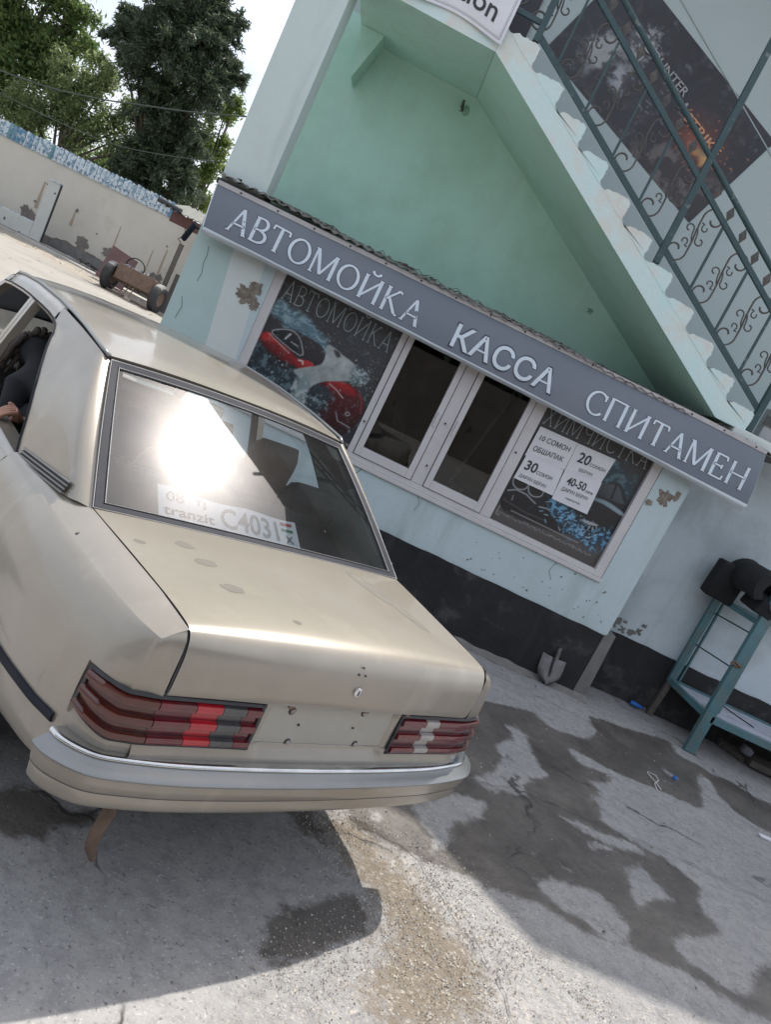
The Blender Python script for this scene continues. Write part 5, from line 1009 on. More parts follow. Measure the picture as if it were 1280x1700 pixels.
# bonnet, nose, windscreen (hidden behind the cabin, still there from the side)
rows = [[(u * w, y, z + .03 * (1 - u * u)) for u in np.linspace(-1, 1, 13)] for y, z, w in ((3.50, .93, .775), (3.75, .905, .765), (4.05, .865, .745), (4.25, .83, .72), (4.33, .80, .70))]
G().grid(rows).mk('bonnet', 'paint', car, autosmooth=40)
nose = G().box(-.70, .70, 4.18, 4.33, .40, .80).mk('nose', 'paint', car, bevel=.02)
gl_ = G().box(-.26, .26, 4.325, 4.37, .56, .79).mk('grille', 'chrome', car, bevel=.01)
for s in (-1, 1): G().box(s * .30, s * .66, 4.325, 4.35, .60, .77).mk('headlight', 'lens_white', car, bevel=.015)
G().box(-.80, .80, 4.20, 4.39, .38, .56).mk('front_bumper', 'paint', car, bevel=.03)
G().grid([[(u * (.70 - .10 * t), 3.585 - .50 * t + .07 * (1 - u * u), .955 + .41 * t) for u in np.linspace(-1, 1, 17)] for t in np.linspace(0, 1, 8)]).mk('windscreen', 'side_glass', car, smooth=True)
# wheels
def wheel():
    w = G().lathe([(.19, -.095), (.235, -.10), (.285, -.09), (.305, -.06), (.31, 0), (.305, .06), (.285, .09), (.235, .10), (.19, .095)], (0, 0, 0), 'x', 32).mk('wheel', 'tyre', car, autosmooth=50)
    G().lathe([(0, .07), (.06, .075), (.10, .06), (.16, .065), (.19, .09), (.2, .085), (.2, -.085), (.19, -.09), (.1, -.05), (0, -.05)], (0, 0, 0), 'x', 24).mk('rim', 'steel', w, autosmooth=40); return w
w0 = wheel(); first = True
for s in (-1, 1):
    for y in (AX, AX + 2.665):
        if first: w = w0; first = False
        else:
            w = w0.copy(); COL.objects.link(w); w.parent = car
            for ch in w0.children: c = ch.copy(); COL.objects.link(c); c.parent = w
        w.location = (s * .715, y, .308); w.rotation_euler = (0, 0, 0 if s > 0 else math.pi)
for s in (-1, 1):
    for y in (AX, AX + 2.665): G().lathe([(.345, -.2), (.345, .02)], (s * .70, y, .30), 'x', 24).mk('wheel_housing', 'rubber', car)
# rusty bent tail pipe hanging below the bumper
g = G().tube([(-.46, .42, .30), (-.49, .31, .285), (-.512, .26, .245), (-.530, .25, .19), (-.528, .245, .13), (-.508, .24, .095)], [.018, .020, .022, .021, .018, .012], 10)
g.mk('tail_pipe', 'rust', car, autosmooth=50)
G().box(-.55, -.1, .3, .75, .24, .36).mk('silencer', 'rust', car, bevel=.04)
# cabin
G().box(-.72, .72, 1.4, 3.5, .28, .32).mk('cabin_floor', 'dash', car)
rows = [[(x, y - .03 * (1 - (x / .7) ** 2) * (y < 1), z) for x in np.linspace(-.685, .685, 9)] for y, z in ((.80, .965), (1.0, .958), (1.34, .950), (1.36, .90))]; G().grid(rows).mk('parcel_shelf', 'dash', car)
for x, y in ((.46, .95), (-.46, .95)): G().lathe([(.0, .012), (.07, .012), (.085, .0)], (x, y, .958), 'z', 16).mk('speaker', 'rubber', car)
def cushion(x0, x1, pts, th, name, mat, r=.05):
    """pad swept along a (y,z) line"""
    n = len(pts); g = G(); rows = []; xs2 = np.linspace(-1, 1, 9); k = (x1 - x0) / 2; c = (x0 + x1) / 2
    for i, (y, z) in enumerate(pts):
        a = pts[max(i - 1, 0)]; b = pts[min(i + 1, n - 1)]; d = math.hypot(b[0] - a[0], b[1] - a[1]); ny, nz = -(b[1] - a[1]) / d, (b[0] - a[0]) / d; e = math.sqrt(max(.02, 1 - abs(2 * i / (n - 1) - 1) ** 4))
        loop = []
        for j in range(20):
            t = 2 * math.pi * j / 20; cx_, sx_ = math.cos(t), math.sin(t); px = (abs(cx_) ** .45) * (1 if cx_ > 0 else -1); py = (abs(sx_) ** .6) * (1 if sx_ > 0 else -1)
            loop.append((c + k * px * (.9 + .1 * e), y + ny * py * th / 2 * e, z + nz * py * th / 2 * e))
        rows.append(loop + [loop[0]])
    g.grid(rows); g.raw(rows[0][:-1], [tuple(range(20))]); g.raw(rows[-1][:-1], [tuple(range(20))]); return g.mk(name, mat, car, smooth=True)
line = lambda a, b, n=9: [(a[0] + (b[0] - a[0]) * i / (n - 1), a[1] + (b[1] - a[1]) * i / (n - 1)) for i in range(n)]
cushion(-.70, .70, line((1.55, .48), (1.38, 1.0)), .16, 'rear_backrest', 'seat_dark'); cushion(-.70, .70, line((1.52, .44), (2.05, .48)), .16, 'rear_seat', 'seat_dark')
cushion(.40, .70, line((1.50, .85), (1.40, 1.13)), .14, 'rear_backrest', 'seat_dark'); cushion(.22, .45, line((1.60, .90), (1.535, 1.25)), .15, 'headrest', 'seat_brown')
for x in (-.37, .37):
    cushion(x - .25, x + .25, line((2.62, .42), (2.34, .86)), .16, 'front_backrest', 'seat_brown'); cushion(x - .25, x + .25, line((2.58, .40), (3.05, .44)), .16, 'front_seat', 'seat_brown'); cushion(x - .14, x + .14, line((2.33, .88), (2.30, 1.00 if x < 0 else 1.12)), .11, 'headrest', 'seat_brown')
G().grid([[(x, y, z) for x in (-.74, .74)] for y, z in ((3.10, .55), (3.12, .86), (3.25, .93), (3.58, .94))]).mk('dashboard', 'dash', car)
g = G(); ww = [(-.37 + .19 * math.cos(t), 3.02 + .07 * math.sin(t), .88 + .17 * math.sin(t)) for t in np.linspace(0, 6.283, 25)]; g.tube(ww, .014, 6, cap=False); g.tube([(-.37, 3.02, .88), (-.37, 3.15, .80)], .03, 6); g.tube([(-.55, 3.02, .88), (-.19, 3.02, .88)], .012, 5); g.mk('steering_wheel', 'rubber', car)
G().box(-.09, .09, 3.0, 3.03, 1.255, 1.305).mk('rear_view_mirror', 'rubber', car)
G().box(.655, .675, 1.20, 1.205, 1.02, 1.07).mk('belt_tag', 'flag_red', car)
# number card leaning inside the rear window
cp = thing('transit_card', 'white paper transit number 08 TJ tranzit C4031 lying inside the rear window', 'number card', carw((-.15, .88, 1.05)))
def cmap(u, v, h=0.):   # u along the sill (-.44 .. .15), v up the glass
    s = u / .685; t = .042 + v * .20; cr_ = .006 * math.sin(u * 22) * v; return carw(glass_pt(s, t, -.012 - cr_ + h))
g = G(); nu = 24; rows = [[cmap(-.452 + .605 * i / nu, j / 6 * (.86 if i > 2 else .98)) for i in range(nu + 1)] for j in range(7)]; g.grid(rows); g.mk('card', 'card', cp, smooth=True, recalc=False)
for body_, u0, u1, v0, v1, m, b_ in (('08', -.425, -.355, .50, .80, 'ink_grey', .01), ('TJ', -.315, -.265, .50, .74, 'ink_grey', .0), ('tranzit', -.435, -.235, .10, .36, 'ink', .01), ('C4031', -.205, .055, .10, .72, 'ink_grey', .012), ('X', .085, .125, .10, .34, 'ink_grey', .012)):
    v, f = text_fit(body_, u0, u1, v0, v1, b_); add('lettering', [cmap(a, b, .003) for a, b in v], f, m, cp)
for v0, m in ((.66, 'flag_red'), (.46, 'flag_green')): add('flag_stripe', [cmap(.075, v0, .003), cmap(.130, v0, .003), cmap(.130, v0 + .09, .003), cmap(.075, v0 + .09, .003)], [(0, 1, 2, 3)], m, cp)

# ---------------------------------------------------------------- person in the back of the car
def skin_figure(name, verts, edges, radii, root, parent, mats, paint, sub=2):
    me = bpy.data.meshes.new(name); me.from_pydata(verts, edges, []); o = bpy.data.objects.new(name, me); COL.objects.link(o)
    m = o.modifiers.new('skin', 'SKIN'); m.use_smooth_shade = True
    for i, d in enumerate(me.skin_vertices[0].data): d.radius = (radii[i], radii[i]); d.use_root = (i == root)
    s = o.modifiers.new('sub', 'SUBSURF'); s.levels = sub; s.render_levels = sub
    dg = bpy.context.evaluated_depsgraph_get(); m2 = bpy.data.meshes.new_from_object(o.evaluated_get(dg)); o.modifiers.clear(); o.data = m2; bpy.data.meshes.remove(me)
    for k in mats: m2.materials.append(M[k])
    for p in m2.polygons: p.material_index = paint(p.center); p.use_smooth = True
    o.parent = parent; return o
pr_at = carw((-.42, 1.86, .5)); person = thing('person', 'person in black clothes bent forward inside the car, one hand on the window edge', 'person', pr_at)
V_ = []; E_ = []; R_ = []
def jt(p, r, frm=None):
    w = carw(p); V_.append(tuple(w[i] - pr_at[i] for i in range(3))); R_.append(r)
    if frm is not None: E_.append((frm, len(V_) - 1))
    return len(V_) - 1
pel = jt((-.46, 1.84, .60), .15); b1 = jt((-.49, 1.90, .74), .17, pel); b2 = jt((-.52, 1.98, .92), .185, b1); b3 = jt((-.55, 2.12, 1.06), .155, b2); nk = jt((-.565, 2.24, 1.10), .06, b3)
h1 = jt((-.575, 2.30, 1.14), .085, nk); h2 = jt((-.578, 2.38, 1.13), .095, h1); h3 = jt((-.58, 2.45, 1.07), .075, h2)
for sx in (-1, 1):
    k1 = jt((-.46 + sx * .10, 2.02, .58), .085, pel); k2 = jt((-.46 + sx * .11, 2.26, .60), .065, k1); k3 = jt((-.46 + sx * .11, 2.24, .42), .05, k2); jt((-.46 + sx * .11, 2.30, .36), .045, k3)
s1 = jt((-.665, 2.10, 1.0), .07, b3); e1 = jt((-.690, 1.97, .82), .052, s1); w1 = jt((-.672, 1.885, .90), .036, e1)
s2 = jt((-.43, 2.17, 1.0), .07, b3); e2 = jt((-.36, 2.28, .80), .05, s2); w2 = jt((-.44, 2.44, .74), .034, e2)
hand_w = Vector(V_[w1]); head_c = Vector(V_[h3])
skin_figure('body', V_, E_, R_, pel, person, ['cloth', 'skin'], lambda c: 1 if (c - head_c).length < .085 else 0)
# the hand: palm and five bent fingers, resting on the window edge
hv = []; he = []; hr = []
def hj(p, r, frm=None):
    w = carw(p); hv.append(tuple(w[i] - pr_at[i] for i in range(3))); hr.append(r)
    if frm is not None: he.append((frm, len(hv) - 1))
    return len(hv) - 1
wr = hj((-.672, 1.90, .885), .030); pa = hj((-.690, 1.868, .925), .034, wr)
for k in range(4):
    dy = -.030 + .019 * k; Lf = (.85, 1., .96, .78)[k]
    kn = hj((-.712, 1.850 + dy * .8 + .012, .945 + .004 * k), .0125, pa); m1 = hj((-.742, 1.846 + dy + .010, .950 + .003 * k - .006), .0100 * (1 if k < 3 else .88), kn); m2_ = hj((-.766 * 1. - .004 * Lf, 1.846 + dy + .010, .930 - .004 * Lf), .0090, m1); hj((-.768, 1.85 + dy + .010, .912 - .008 * Lf), .0078, m2_)
t1 = hj((-.690, 1.905, .935), .0145, wr); t2 = hj((-.712, 1.925, .955), .0120, t1); hj((-.732, 1.928, .962), .0095, t2)
skin_figure('hand', hv, he, hr, 0, person, ['skin'], lambda c: 0)
# hair hanging from the bowed head in strands
g = G(); r6 = random.Random(6)
for i in range(90):
    a = r6.uniform(-1.4, 1.4); b = r6.uniform(-.3, 1.25); c0 = (-.578, 2.36, 1.13); rr_ = .118
    p0 = (c0[0] + rr_ * math.sin(a) * .8, c0[1] - .02 + rr_ * math.cos(b) * .55 - .05, c0[2] + rr_ * math.sin(b) * math.cos(a) + .01)
    p1 = (p0[0] + .022 * math.sin(a), p0[1] + r6.uniform(.0, .04), p0[2] - .05); p2 = (p1[0] + r6.uniform(-.02, .02) + .02 * math.sin(a), p1[1] + r6.uniform(-.02, .05), p1[2] - r6.uniform(.04, .11))
    g.tube([carw(q) for q in (p0, p1, p2)], [.016, .014, .004], 5)
g.mk('hair', 'hair', person, smooth=True)

# ---------------------------------------------------------------- against the wall
sv_ = thing('shovel', 'worn steel shovel blade without a handle standing against the black plinth', 'shovel', (2.0, -.06, 0))
rows = []
for j in range(13):
    t = j / 12; w = .108 * (1 - max(0, (.62 - t) / .62) ** 2.4) ** .5 if t < .62 else .108; z = .012 + .215 * t
    rows.append([(1.995 + .03 * (t - .5) * 0 + w * u, -.115 + .085 * t - .022 * (1 - u * u) * (1 - .4 * t) + .016 * abs(u) ** 3, z + .012 * (abs(u) > .9) * 0) for u in np.linspace(-1, 1, 13)])
M['shovel'] = pm('shovel_steel', (.16, .155, .155), (.09, .085, .085), 7, rough=.38, metal=.75, bump=.25, dirt=(.10, .075, .06), dscale=9)
bl = G().grid(rows); bl.grid([[(p[0], p[1] + .003, p[2]) for p in r] for r in rows], flip=True); bl.mk('blade', 'shovel', sv_, smooth=True, recalc=False)
G().tube([(1.995, -.125, .09), (1.995, -.090, .17), (1.990, -.058, .25), (1.985, -.040, .325)], [.008, .017, .021, .020], 12).mk('socket', 'shovel', sv_, autosmooth=50)
# teal steel stand
sd = thing('metal_stand', 'teal painted steel stand with a pale slatted shelf beside the right-hand wall', 'stand', (3.3, .1, 0))
G().beam((3.375, -.10, 0), (3.345, -.10, 1.78), .10, .05, up=(0, 1, 0)).mk('post', 'stand', sd, bevel=.003)
G().beam((3.44, -.075, .40), (3.40, -.075, 1.70), .012, .04, up=(0, 1, 0)).mk('angle_flange', 'stand', sd)
G().beam((3.21, .42, .36), (3.20, .42, 1.30), .07, .04, up=(0, 1, 0)).mk('post', 'stand', sd, bevel=.003)
G().beam((3.285, .43, .40), (3.275, .43, 1.28), .014, .03, up=(0, 1, 0)).mk('angle_flange', 'stand', sd)
G().beam((3.19, .42, 0), (3.21, .42, .36), .05, .04, up=(0, 1, 0)).mk('leg', 'wood_old', sd)
for x in (5.2,):
    G().box(x, x + .06, -.12, -.07, 0, 1.75).mk('post', 'stand', sd); G().box(x, x + .06, .40, .44, 0, 1.30).mk('post', 'stand', sd)
G().beam((3.39, -.105, .335), (5.22, -.105, .335), .04, .062).mk('shelf_beam', 'stand', sd, bevel=.003); G().beam((3.22, .425, .370), (5.22, .425, .370), .035, .045).mk('shelf_beam', 'stand', sd, bevel=.003)
G().beam((3.20, .44, .370), (3.38, -.10, .335), .035, .055).mk('shelf_beam', 'stand', sd, bevel=.003)
for k, (y0, y1) in enumerate(((-.080, .055), (.066, .195), (.206, .315), (.325, .402))):
    x0 = 3.385 - (y0 + .1) * .30; G().box(x0, 5.2, y0, y1, .352 + .004 * (k % 2), .374 + .005 * (k % 2)).mk('shelf_board', 'board', sd, bevel=.003)
for z in (1.09, .765): G().tube([(3.23, .42, z), (3.36, -.07, z + .03)], .007, 6).mk('rung', 'rail', sd)
for z in (1.22, 1.62): G().beam((3.36, -.10, z), (5.2, -.10, z), .03, .04).mk('top_beam', 'stand', sd) if z > 1.5 else G().beam((3.2, .42, z), (5.2, .42, z), .03, .04).mk('top_beam', 'stand', sd)
G().beam((3.2, .42, 1.225), (3.36, -.1, 1.225), .03, .04).mk('top_beam', 'stand', sd)
g = G(); g.tube([(3.33 + .05 * math.cos(t), -.13 - .006 * math.sin(2 * t), .845 + .012 * math.sin(t) + .010 * math.cos(3 * t)) for t in np.linspace(0, 6.28, 14)], .009, 5); tag(g.mk('wire_loop', 'rust', None, smooth=True), 'rusty wire loop twisted round the front post of the teal stand', 'wire')
g = G(); g.tube([(3.62, .36, .382), (3.66, .33, .42), (3.70, .345, .385), (3.76, .22, .384), (3.88, .06, .386)], .005, 5); tag(g.mk('cord', 'trim_black', None), 'thin dark cord lying across the pale shelf boards', 'cord')
def rbox(name, cx, cy, cz, sx, sy, sz, rx, ry, mat, parent, bev=.03):
    o = G().box(-sx / 2, sx / 2, -sy / 2, sy / 2, -sz / 2, sz / 2).mk(name, mat, None, bevel=bev, autosmooth=60); R3 = Matrix.Rotation(rx, 4, 'X') @ Matrix.Rotation(ry, 4, 'Y'); o.data.transform(Matrix.Translation((cx, cy, cz)) @ R3)
    if parent is not None: o.data.transform(Matrix.Translation(-Vector(parent['_o']))); o.parent = parent; o['_o'] = parent['_o']
    return o
bg1 = thing('foam_seat_pad', 'black square seat pad hanging over the left end of the teal stand', 'seat pad', (3.12, .3, 1.2)); rbox('pad', 3.115, .30, 1.385, .27, .14, .33, .05, .03, 'bag', bg1, .025)
bg2 = thing('foam_roll', 'black folded foam mat with a pale tube inside on top of the teal stand', 'foam mat', (3.3, .15, 1.25))
rows = []
for i in range(22):
    t = i / 21; a = math.radians(205 - 245 * t); rr_ = .185 + .03 * math.sin(t * 9); xx = 3.345 + rr_ * math.cos(a) * 1.15; zz = 1.475 + rr_ * math.sin(a) * 1.05; rows.append([(xx + .02 * math.sin(j), y_, zz + .012 * mnoise.noise((i * .3, j * .8, 2))) for j, y_ in enumerate(np.linspace(-.16, .40, 8))])
th_ = [[(3.345 + (p[0] - 3.345) * .66, p[1], 1.475 + (p[2] - 1.475) * .66) for p in r] for r in rows]
g = G(); g.grid(rows); g.grid(th_, flip=True); g.grid([[r[0] for r in rows], [r[0] for r in th_]]); g.grid([[r[-1] for r in rows], [r[-1] for r in th_]]); g.grid([rows[0], th_[0]]); g.grid([rows[-1], th_[-1]]); g.mk('mat', 'bag', bg2, autosmooth=60)
G().tube([(3.36, -.19, 1.40), (3.37, .35, 1.42)], .045, 14).mk('tube', 'board', bg2, autosmooth=50); rbox('block', 3.315, .02, 1.35, .16, .3, .12, 0, .2, 'bag', bg2, .02)
tr_ = thing('wooden_trough', 'old dark wooden plank trough on the ground under the teal stand', 'trough', (4.3, .25, 0))
G().beam((3.93, .47, .035), (5.3, .36, .035), .10, .05).mk('plank', 'wood_old', tr_, bevel=.006); G().beam((4.12, .23, .05), (5.3, .12, .05), .09, .06).mk('plank', 'wood_old', tr_, bevel=.006); G().beam((4.10, .26, .03), (3.95, .45, .03), .05, .04).mk('end_board', 'wood_old', tr_)
tag(rbox('white_block', 4.17, .40, .085, .10, .07, .07, .1, .2, 'board', None, .01), 'small white block on the dark trough under the stand', 'block')
bt_ = thing('bottle', 'small blue plastic bottle lying at the foot of the black plinth', 'bottle', (3.05, .42, .03)); G().tube([(2.99, .43, .03), (3.06, .42, .03), (3.085, .417, .03), (3.10, .415, .03), (3.12, .412, .03)], [.020, .021, .018, .009, .009], 10).mk('bottle_body', 'blue_plastic', bt_, autosmooth=50); G().tube([(3.12, .412, .03), (3.14, .41, .03)], .013, 8).mk('cap', 'rust', bt_)
cp_ = tag(G().lathe([(0, .016), (.016, .016), (.019, .012), (.0195, 0)], (2.905, -.89, 0), 'z', 14).mk('plastic_litter', 'blue_plastic', None, autosmooth=40), 'bright blue bottle cap on the wet concrete', 'bottle cap')
g = G(); g.tube([(2.60, -1.27, .006), (2.61, -1.19, .01), (2.66, -1.13, .02), (2.67, -1.05, .018), (2.62, -1.02, .008), (2.59, -1.08, .02), (2.63, -1.17, .012), (2.645, -1.24, .006)], .004, 5); tag(g.mk('string', 'white_string', None, smooth=True), 'loop of white string on the concrete in front of the stand', 'string')
tag(G().box(3.44, 3.56, -1.27, -1.23, .0, .012).mk('paper_strip', 'paper', None), 'small white strip of litter near the right edge of the yard', 'litter')
r8 = random.Random(8); g = G()
for i in range(46):
    x, y = (r8.uniform(.5, 3.2), r8.uniform(-.28, .0)) if i < 26 else (r8.uniform(.7, 3.6), r8.uniform(-3.2, -.3)); s = r8.uniform(.004, .014); g.raw([(x - s, y, .002), (x + s * .3, y - s * .6, .003), (x + s, y + s * .2, .002), (x, y + s * .5, .004 + s * .4)], [(0, 1, 3), (1, 2, 3), (2, 0, 3), (0, 2, 1)])
g.mk('crumbs', 'debris', None, recalc=False, kind='stuff')
# heap of swept dirt along the plinth foot
rows = []
for i in range(70):
    x = -.5 + i * .042; w = .10 + .06 * mnoise.noise((x * 2, 0, 1)); rows.append([(x, -.012 - w * t, .035 * (1 - t) ** 1.6 * (1 + .5 * mnoise.noise((x * 7, t * 3, 2))) - .004) for t in np.linspace(0, 1, 6)])
M['sweepings'] = pm('sweepings', (.22, .205, .195), (.16, .15, .14), 14, rough=.95, bump=.6)
G().grid(rows).mk('dirt', 'sweepings', None, smooth=True, kind='stuff')

# ---------------------------------------------------------------- far side of the yard
TREES = {"A":[[-17.35,27.0,7.28,1.71],[-18.35,27.0,6.09,1.6],[-15.97,27.0,7.49,1.03],[-17.5,27.0,5.11,1.38],[-16.13,27.0,6.01,1.04],[-15.79,27.0,8.27,0.73],[-18.0,27.0,9.0,2.03],[-16.72,27.0,9.4,1.24],[-20.0,27.0,6.66,2.04],[-15.19,27.0,7.23,0.37],[-17.54,27.0,3.91,1.04],[-19.02,27.0,4.6,1.38]],"B":[[-14.49,25.5,5.83,0.93],[-13.39,25.5,5.92,0.8],[-14.98,25.5,4.69,1.11],[-15.36,25.5,3.82,0.89],[-13.37,25.5,4.79,1.0],[-12.51,25.5,5.33,0.67],[-12.25,25.5,4.41,0.85],[-14.01,25.5,4.01,0.89],[-16.05,25.5,4.39,0.78],[-11.89,25.5,5.17,0.45],[-14.06,25.5,6.54,0.44],[-11.21,25.5,4.5,0.54],[-16.19,25.5,3.52,0.67],[-15.17,25.5,6.06,0.57]],"C":[[-11.4,24.5,7.66,1.41],[-10.75,24.5,8.84,1.23],[-12.6,24.5,7.89,0.85],[-13.31,24.5,8.01,0.55],[-13.47,24.5,7.46,0.32],[-9.95,24.5,9.1,0.81],[-9.8,24.5,9.82,0.47],[-9.31,24.5,8.29,0.56],[-9.95,24.5,7.28,1.12],[-10.81,24.5,6.24,1.12],[-11.69,24.5,6.69,0.56],[-9.94,24.5,5.28,1.04],[-10.09,24.5,4.07,0.92],[-9.18,24.5,4.05,0.66],[-10.11,24.5,3.32,0.57],[-10.81,24.5,9.77,0.95],[-11.77,24.5,9.4,0.88],[-8.82,24.5,8.22,0.28],[-12.37,24.5,7.01,0.38],[-11.73,24.5,10.48,1.25],[-11.9,24.5,11.84,1.04],[-12.04,24.5,12.99,0.72],[-13.26,24.5,8.57,0.34]],"D":[[-9.89,28.0,7.42,0.63],[-9.63,28.0,7.8,0.36],[-9.93,28.0,6.2,0.82],[-9.31,28.0,5.49,0.63],[-9.83,28.0,4.73,0.73],[-9.63,28.0,8.21,0.22],[-9.34,28.0,4.2,0.49],[-10.2,28.0,3.73,0.49],[-9.42,28.0,6.71,0.39]],"E":[[-13.06,31.0,4.58,0.9],[-14.48,31.0,3.89,0.79],[-10.55,31.0,4.06,0.75],[-16.08,31.0,3.66,0.9],[-17.58,31.0,3.2,0.79],[-19.08,31.0,2.74,0.79],[-11.65,31.0,3.94,0.69],[-20.28,31.0,3.02,1.04]]}
CABLES = [[[-14.79,19.0,4.13],[-13.71,19.0,4.2],[-12.3,19.0,4.39],[-10.93,19.0,4.73],[-9.76,19.0,5.11],[-8.26,19.0,5.62],[-6.45,19.0,6.34]],[[-14.64,19.0,3.71],[-13.51,19.0,3.64],[-11.82,19.0,3.64],[-10.16,19.0,3.76],[-8.77,19.0,4.1],[-7.25,19.0,4.62],[-5.94,19.0,5.19]]]
def wl_pt(x, off=0., z=0.):   # a point at the foot of the compound wall, moved towards the yard by off
    y = 22.8 + (x + 14) * -.2333; n = Vector((-.2333, -1, 0)).normalized(); return (x + n.x * off, y + n.y * off, z)
cw = thing('compound_wall', 'long beige plastered yard wall topped with blue and white metal sheets', 'wall', wl_pt(-12))
def wall_strip(name, x0, x1, zlo, zhi, off, th, mat, n=60):
    g = G(); xs = np.linspace(x0, x1, n); lo = [zlo(x) if callable(zlo) else zlo for x in xs]; hi = [zhi(x) if callable(zhi) else zhi for x in xs]
    g.grid([[wl_pt(x, off, z) for x, z in zip(xs, lo)], [wl_pt(x, off, z) for x, z in zip(xs, hi)], [wl_pt(x, off - th, z) for x, z in zip(xs, hi)], [wl_pt(x, off - th, z) for x, z in zip(xs, lo)]]); return g.mk(name, mat, cw)
wall_strip('plaster', -26, 4, 0, 2.80, 0, .3, 'beige_wall', 40)
wall_strip('bare_base', -26, 4, 0, lambda x: .42 + .22 * mnoise.noise((x * 1.1, 0, 2)) + .08 * mnoise.noise((x * 5, 0, 4)), .014, .02, 'wall_base', 320)
wall_strip('footing', -12.0, -9.0, 0, .36, .09, .1, 'concrete_edge', 20)
wall_strip('coping', -26, -8.2, 2.802, 2.84, .03, .34, 'wall_base', 30)
rs = random.Random(21); x = -25.9; shs = {}
while x < -8.35:
    w = .155; g = G(); nseg = 6; h = rs.uniform(.37, .41); tilt = rs.uniform(-.02, .02); rows = []
    for zz in (2.70, 2.80 + h):
        rows.append([(lambda p: (p[0] + (zz - 2.7) * tilt, p[1], p[2]))(wl_pt(x + w * k / nseg, .045 + .030 * math.sin(k / nseg * 6.283) + .05 * (zz > 3) * 0, zz + (.012 * math.sin(k) if zz > 3 else .01 * math.sin(k * 2 + x)))) for k in range(nseg + 1)])
    g.grid(rows); g.grid([[(p[0], p[1] + .004, p[2]) for p in r] for r in rows], flip=True); k_ = mnoise.noise((x * .8, 3, 3)); m = 'sheet_blue' if k_ > .22 else ('sheet_teal' if k_ < -.30 else 'sheet_white'); 
    if rs.random() < .14: m = rs.choice(['sheet_blue', 'sheet_white', 'sheet_teal'])
    g.mk('metal_sheet', m, cw, recalc=False); x += w + .012
for i, (x, z, r) in enumerate([(-11.55, 1.55, .07), (-10.6, 1.15, .035), (-12.9, 1.9, .03), (-13.1, 1.2, .05), (-10.0, .75, .2), (-11.0, .62, .25), (-9.2, .62, .16), (-8.1, .68, .22), (-13.2, .7, .3)]):
    q = []; cx_, n = x, 70
    for j in range(n): t = 6.283 * j / n; k = r * (1 + .6 * mnoise.noise((math.cos(t) * 1.7 + i, math.sin(t) * 1.7, i * 1.3)) + .35 * mnoise.noise((math.cos(t) * 5, math.sin(t) * 5, i)) + .2 * mnoise.noise((math.cos(t) * 15, math.sin(t) * 15, i))); q.append(wl_pt(cx_ + k * math.cos(t), .006 + .0012 * i, z + k * math.sin(t) * .8))
    add('plaster_patch', q, [tuple(range(n))], 'wall_base', cw)
M['stain'] = pm('rain_stain', (.33, .265, .19), (.38, .31, .235), 5, rough=.9)
for i, (x, z0, z1, w) in enumerate([(-11.6, 1.0, 1.5, .06), (-9.9, .8, 1.75, .035), (-8.55, .7, 1.5, .03), (-8.1, .6, 1.72, .045), (-13.0, 1.0, 1.95, .07)]):
    q = [wl_pt(x + w * .5 * mnoise.noise((j, i, 2)) + (-w if s else w) * (.4 + .6 * j / 6), .004 + .0009 * i, z1 - (z1 - z0) * j / 6) for s in (0, 1) for j in (range(7) if s == 0 else range(6, -1, -1))]; add('rain_streak', q, [tuple(range(14))], 'stain', cw)
# kerb, gutter soil and rough ground in front of the wall
kl = lambda x: 21.87 + (x + 13.57) * -.40
M['kerb'] = pm('kerb_concrete', (.40, .375, .335), (.34, .315, .28), 3, rough=.9, bump=.4, bscale=20)
g = G(); xs = np.linspace(-24, -3.5, 60); hgt = lambda x: .07 + .012 * mnoise.noise((x * 2, 1, 1))
g.grid([[(x, kl(x) - .55, -.01) for x in xs], [(x, kl(x) - .52, hgt(x)) for x in xs], [(x, kl(x), hgt(x) + .01) for x in xs], [(x, kl(x) + .02, -.01) for x in xs]]); k_o = g.mk('kerb', 'kerb', None, autosmooth=40); k_o['kind'] = 'structure'
M['soil'] = pm('gutter_soil', (.12, .10, .085), (.075, .065, .058), 4, rough=.95, bump=.8)
g = G(); rows = [[(x, kl(x) + .03 + (wl_pt(x)[1] - kl(x) - .03) * t, .012 + .04 * mnoise.noise((x * 1.5, t * 3, 4)) + .03) for x in np.linspace(-24, -4, 90)] for t in np.linspace(0, 1, 6)]; o = g.grid(rows).mk('soil_strip', 'soil', None, smooth=True); o['kind'] = 'structure'
M['rough_dirt'] = pm('rough_dirt', (.235, .205, .165), (.32, .285, .24), 2.5, rough=.95, bump=.8, dirt=(.20, .17, .13), dscale=5)
g = G(); rows = [[(x, kl(x) - .60 - 2.6 * t + .3 * mnoise.noise((x * .7, t, 2)) * (t > .5), .012 + .02 * mnoise.noise((x * 2.5, t * 8, 4)) - .03 * max(0, t - .8) * 5) for x in np.linspace(-20, -5.5, 120)] for t in np.linspace(0, 1, 16)]; o = g.grid(rows).mk('dirt_verge', 'rough_dirt', None, smooth=True); o['kind'] = 'structure'
r7 = random.Random(17); g = G()
for i in range(420):
    if i < 300: x = r7.uniform(-10.6, -8.2); y = kl(x) + r7.uniform(.05, .9); s = r7.uniform(.03, .11)
    else: x = r7.uniform(-15, -6); y = kl(x) - r7.uniform(.4, 2.8); s = r7.uniform(.015, .05)
    q = [Vector((r7.uniform(-1, 1), r7.uniform(-1, 1), r7.uniform(0, 1.1))) * s for _ in range(5)]; z = .03 + (r7.random() * .10 if i < 300 else 0); g.raw([(x + a.x, y + a.y, z + a.z) for a in q], [(0, 1, 2), (0, 2, 3), (0, 3, 4), (0, 4, 1), (1, 3, 2)], 0 if i < 300 else 1)
g.mk('rubble', ['debris', 'kerb'], None, recalc=False, kind='stuff')
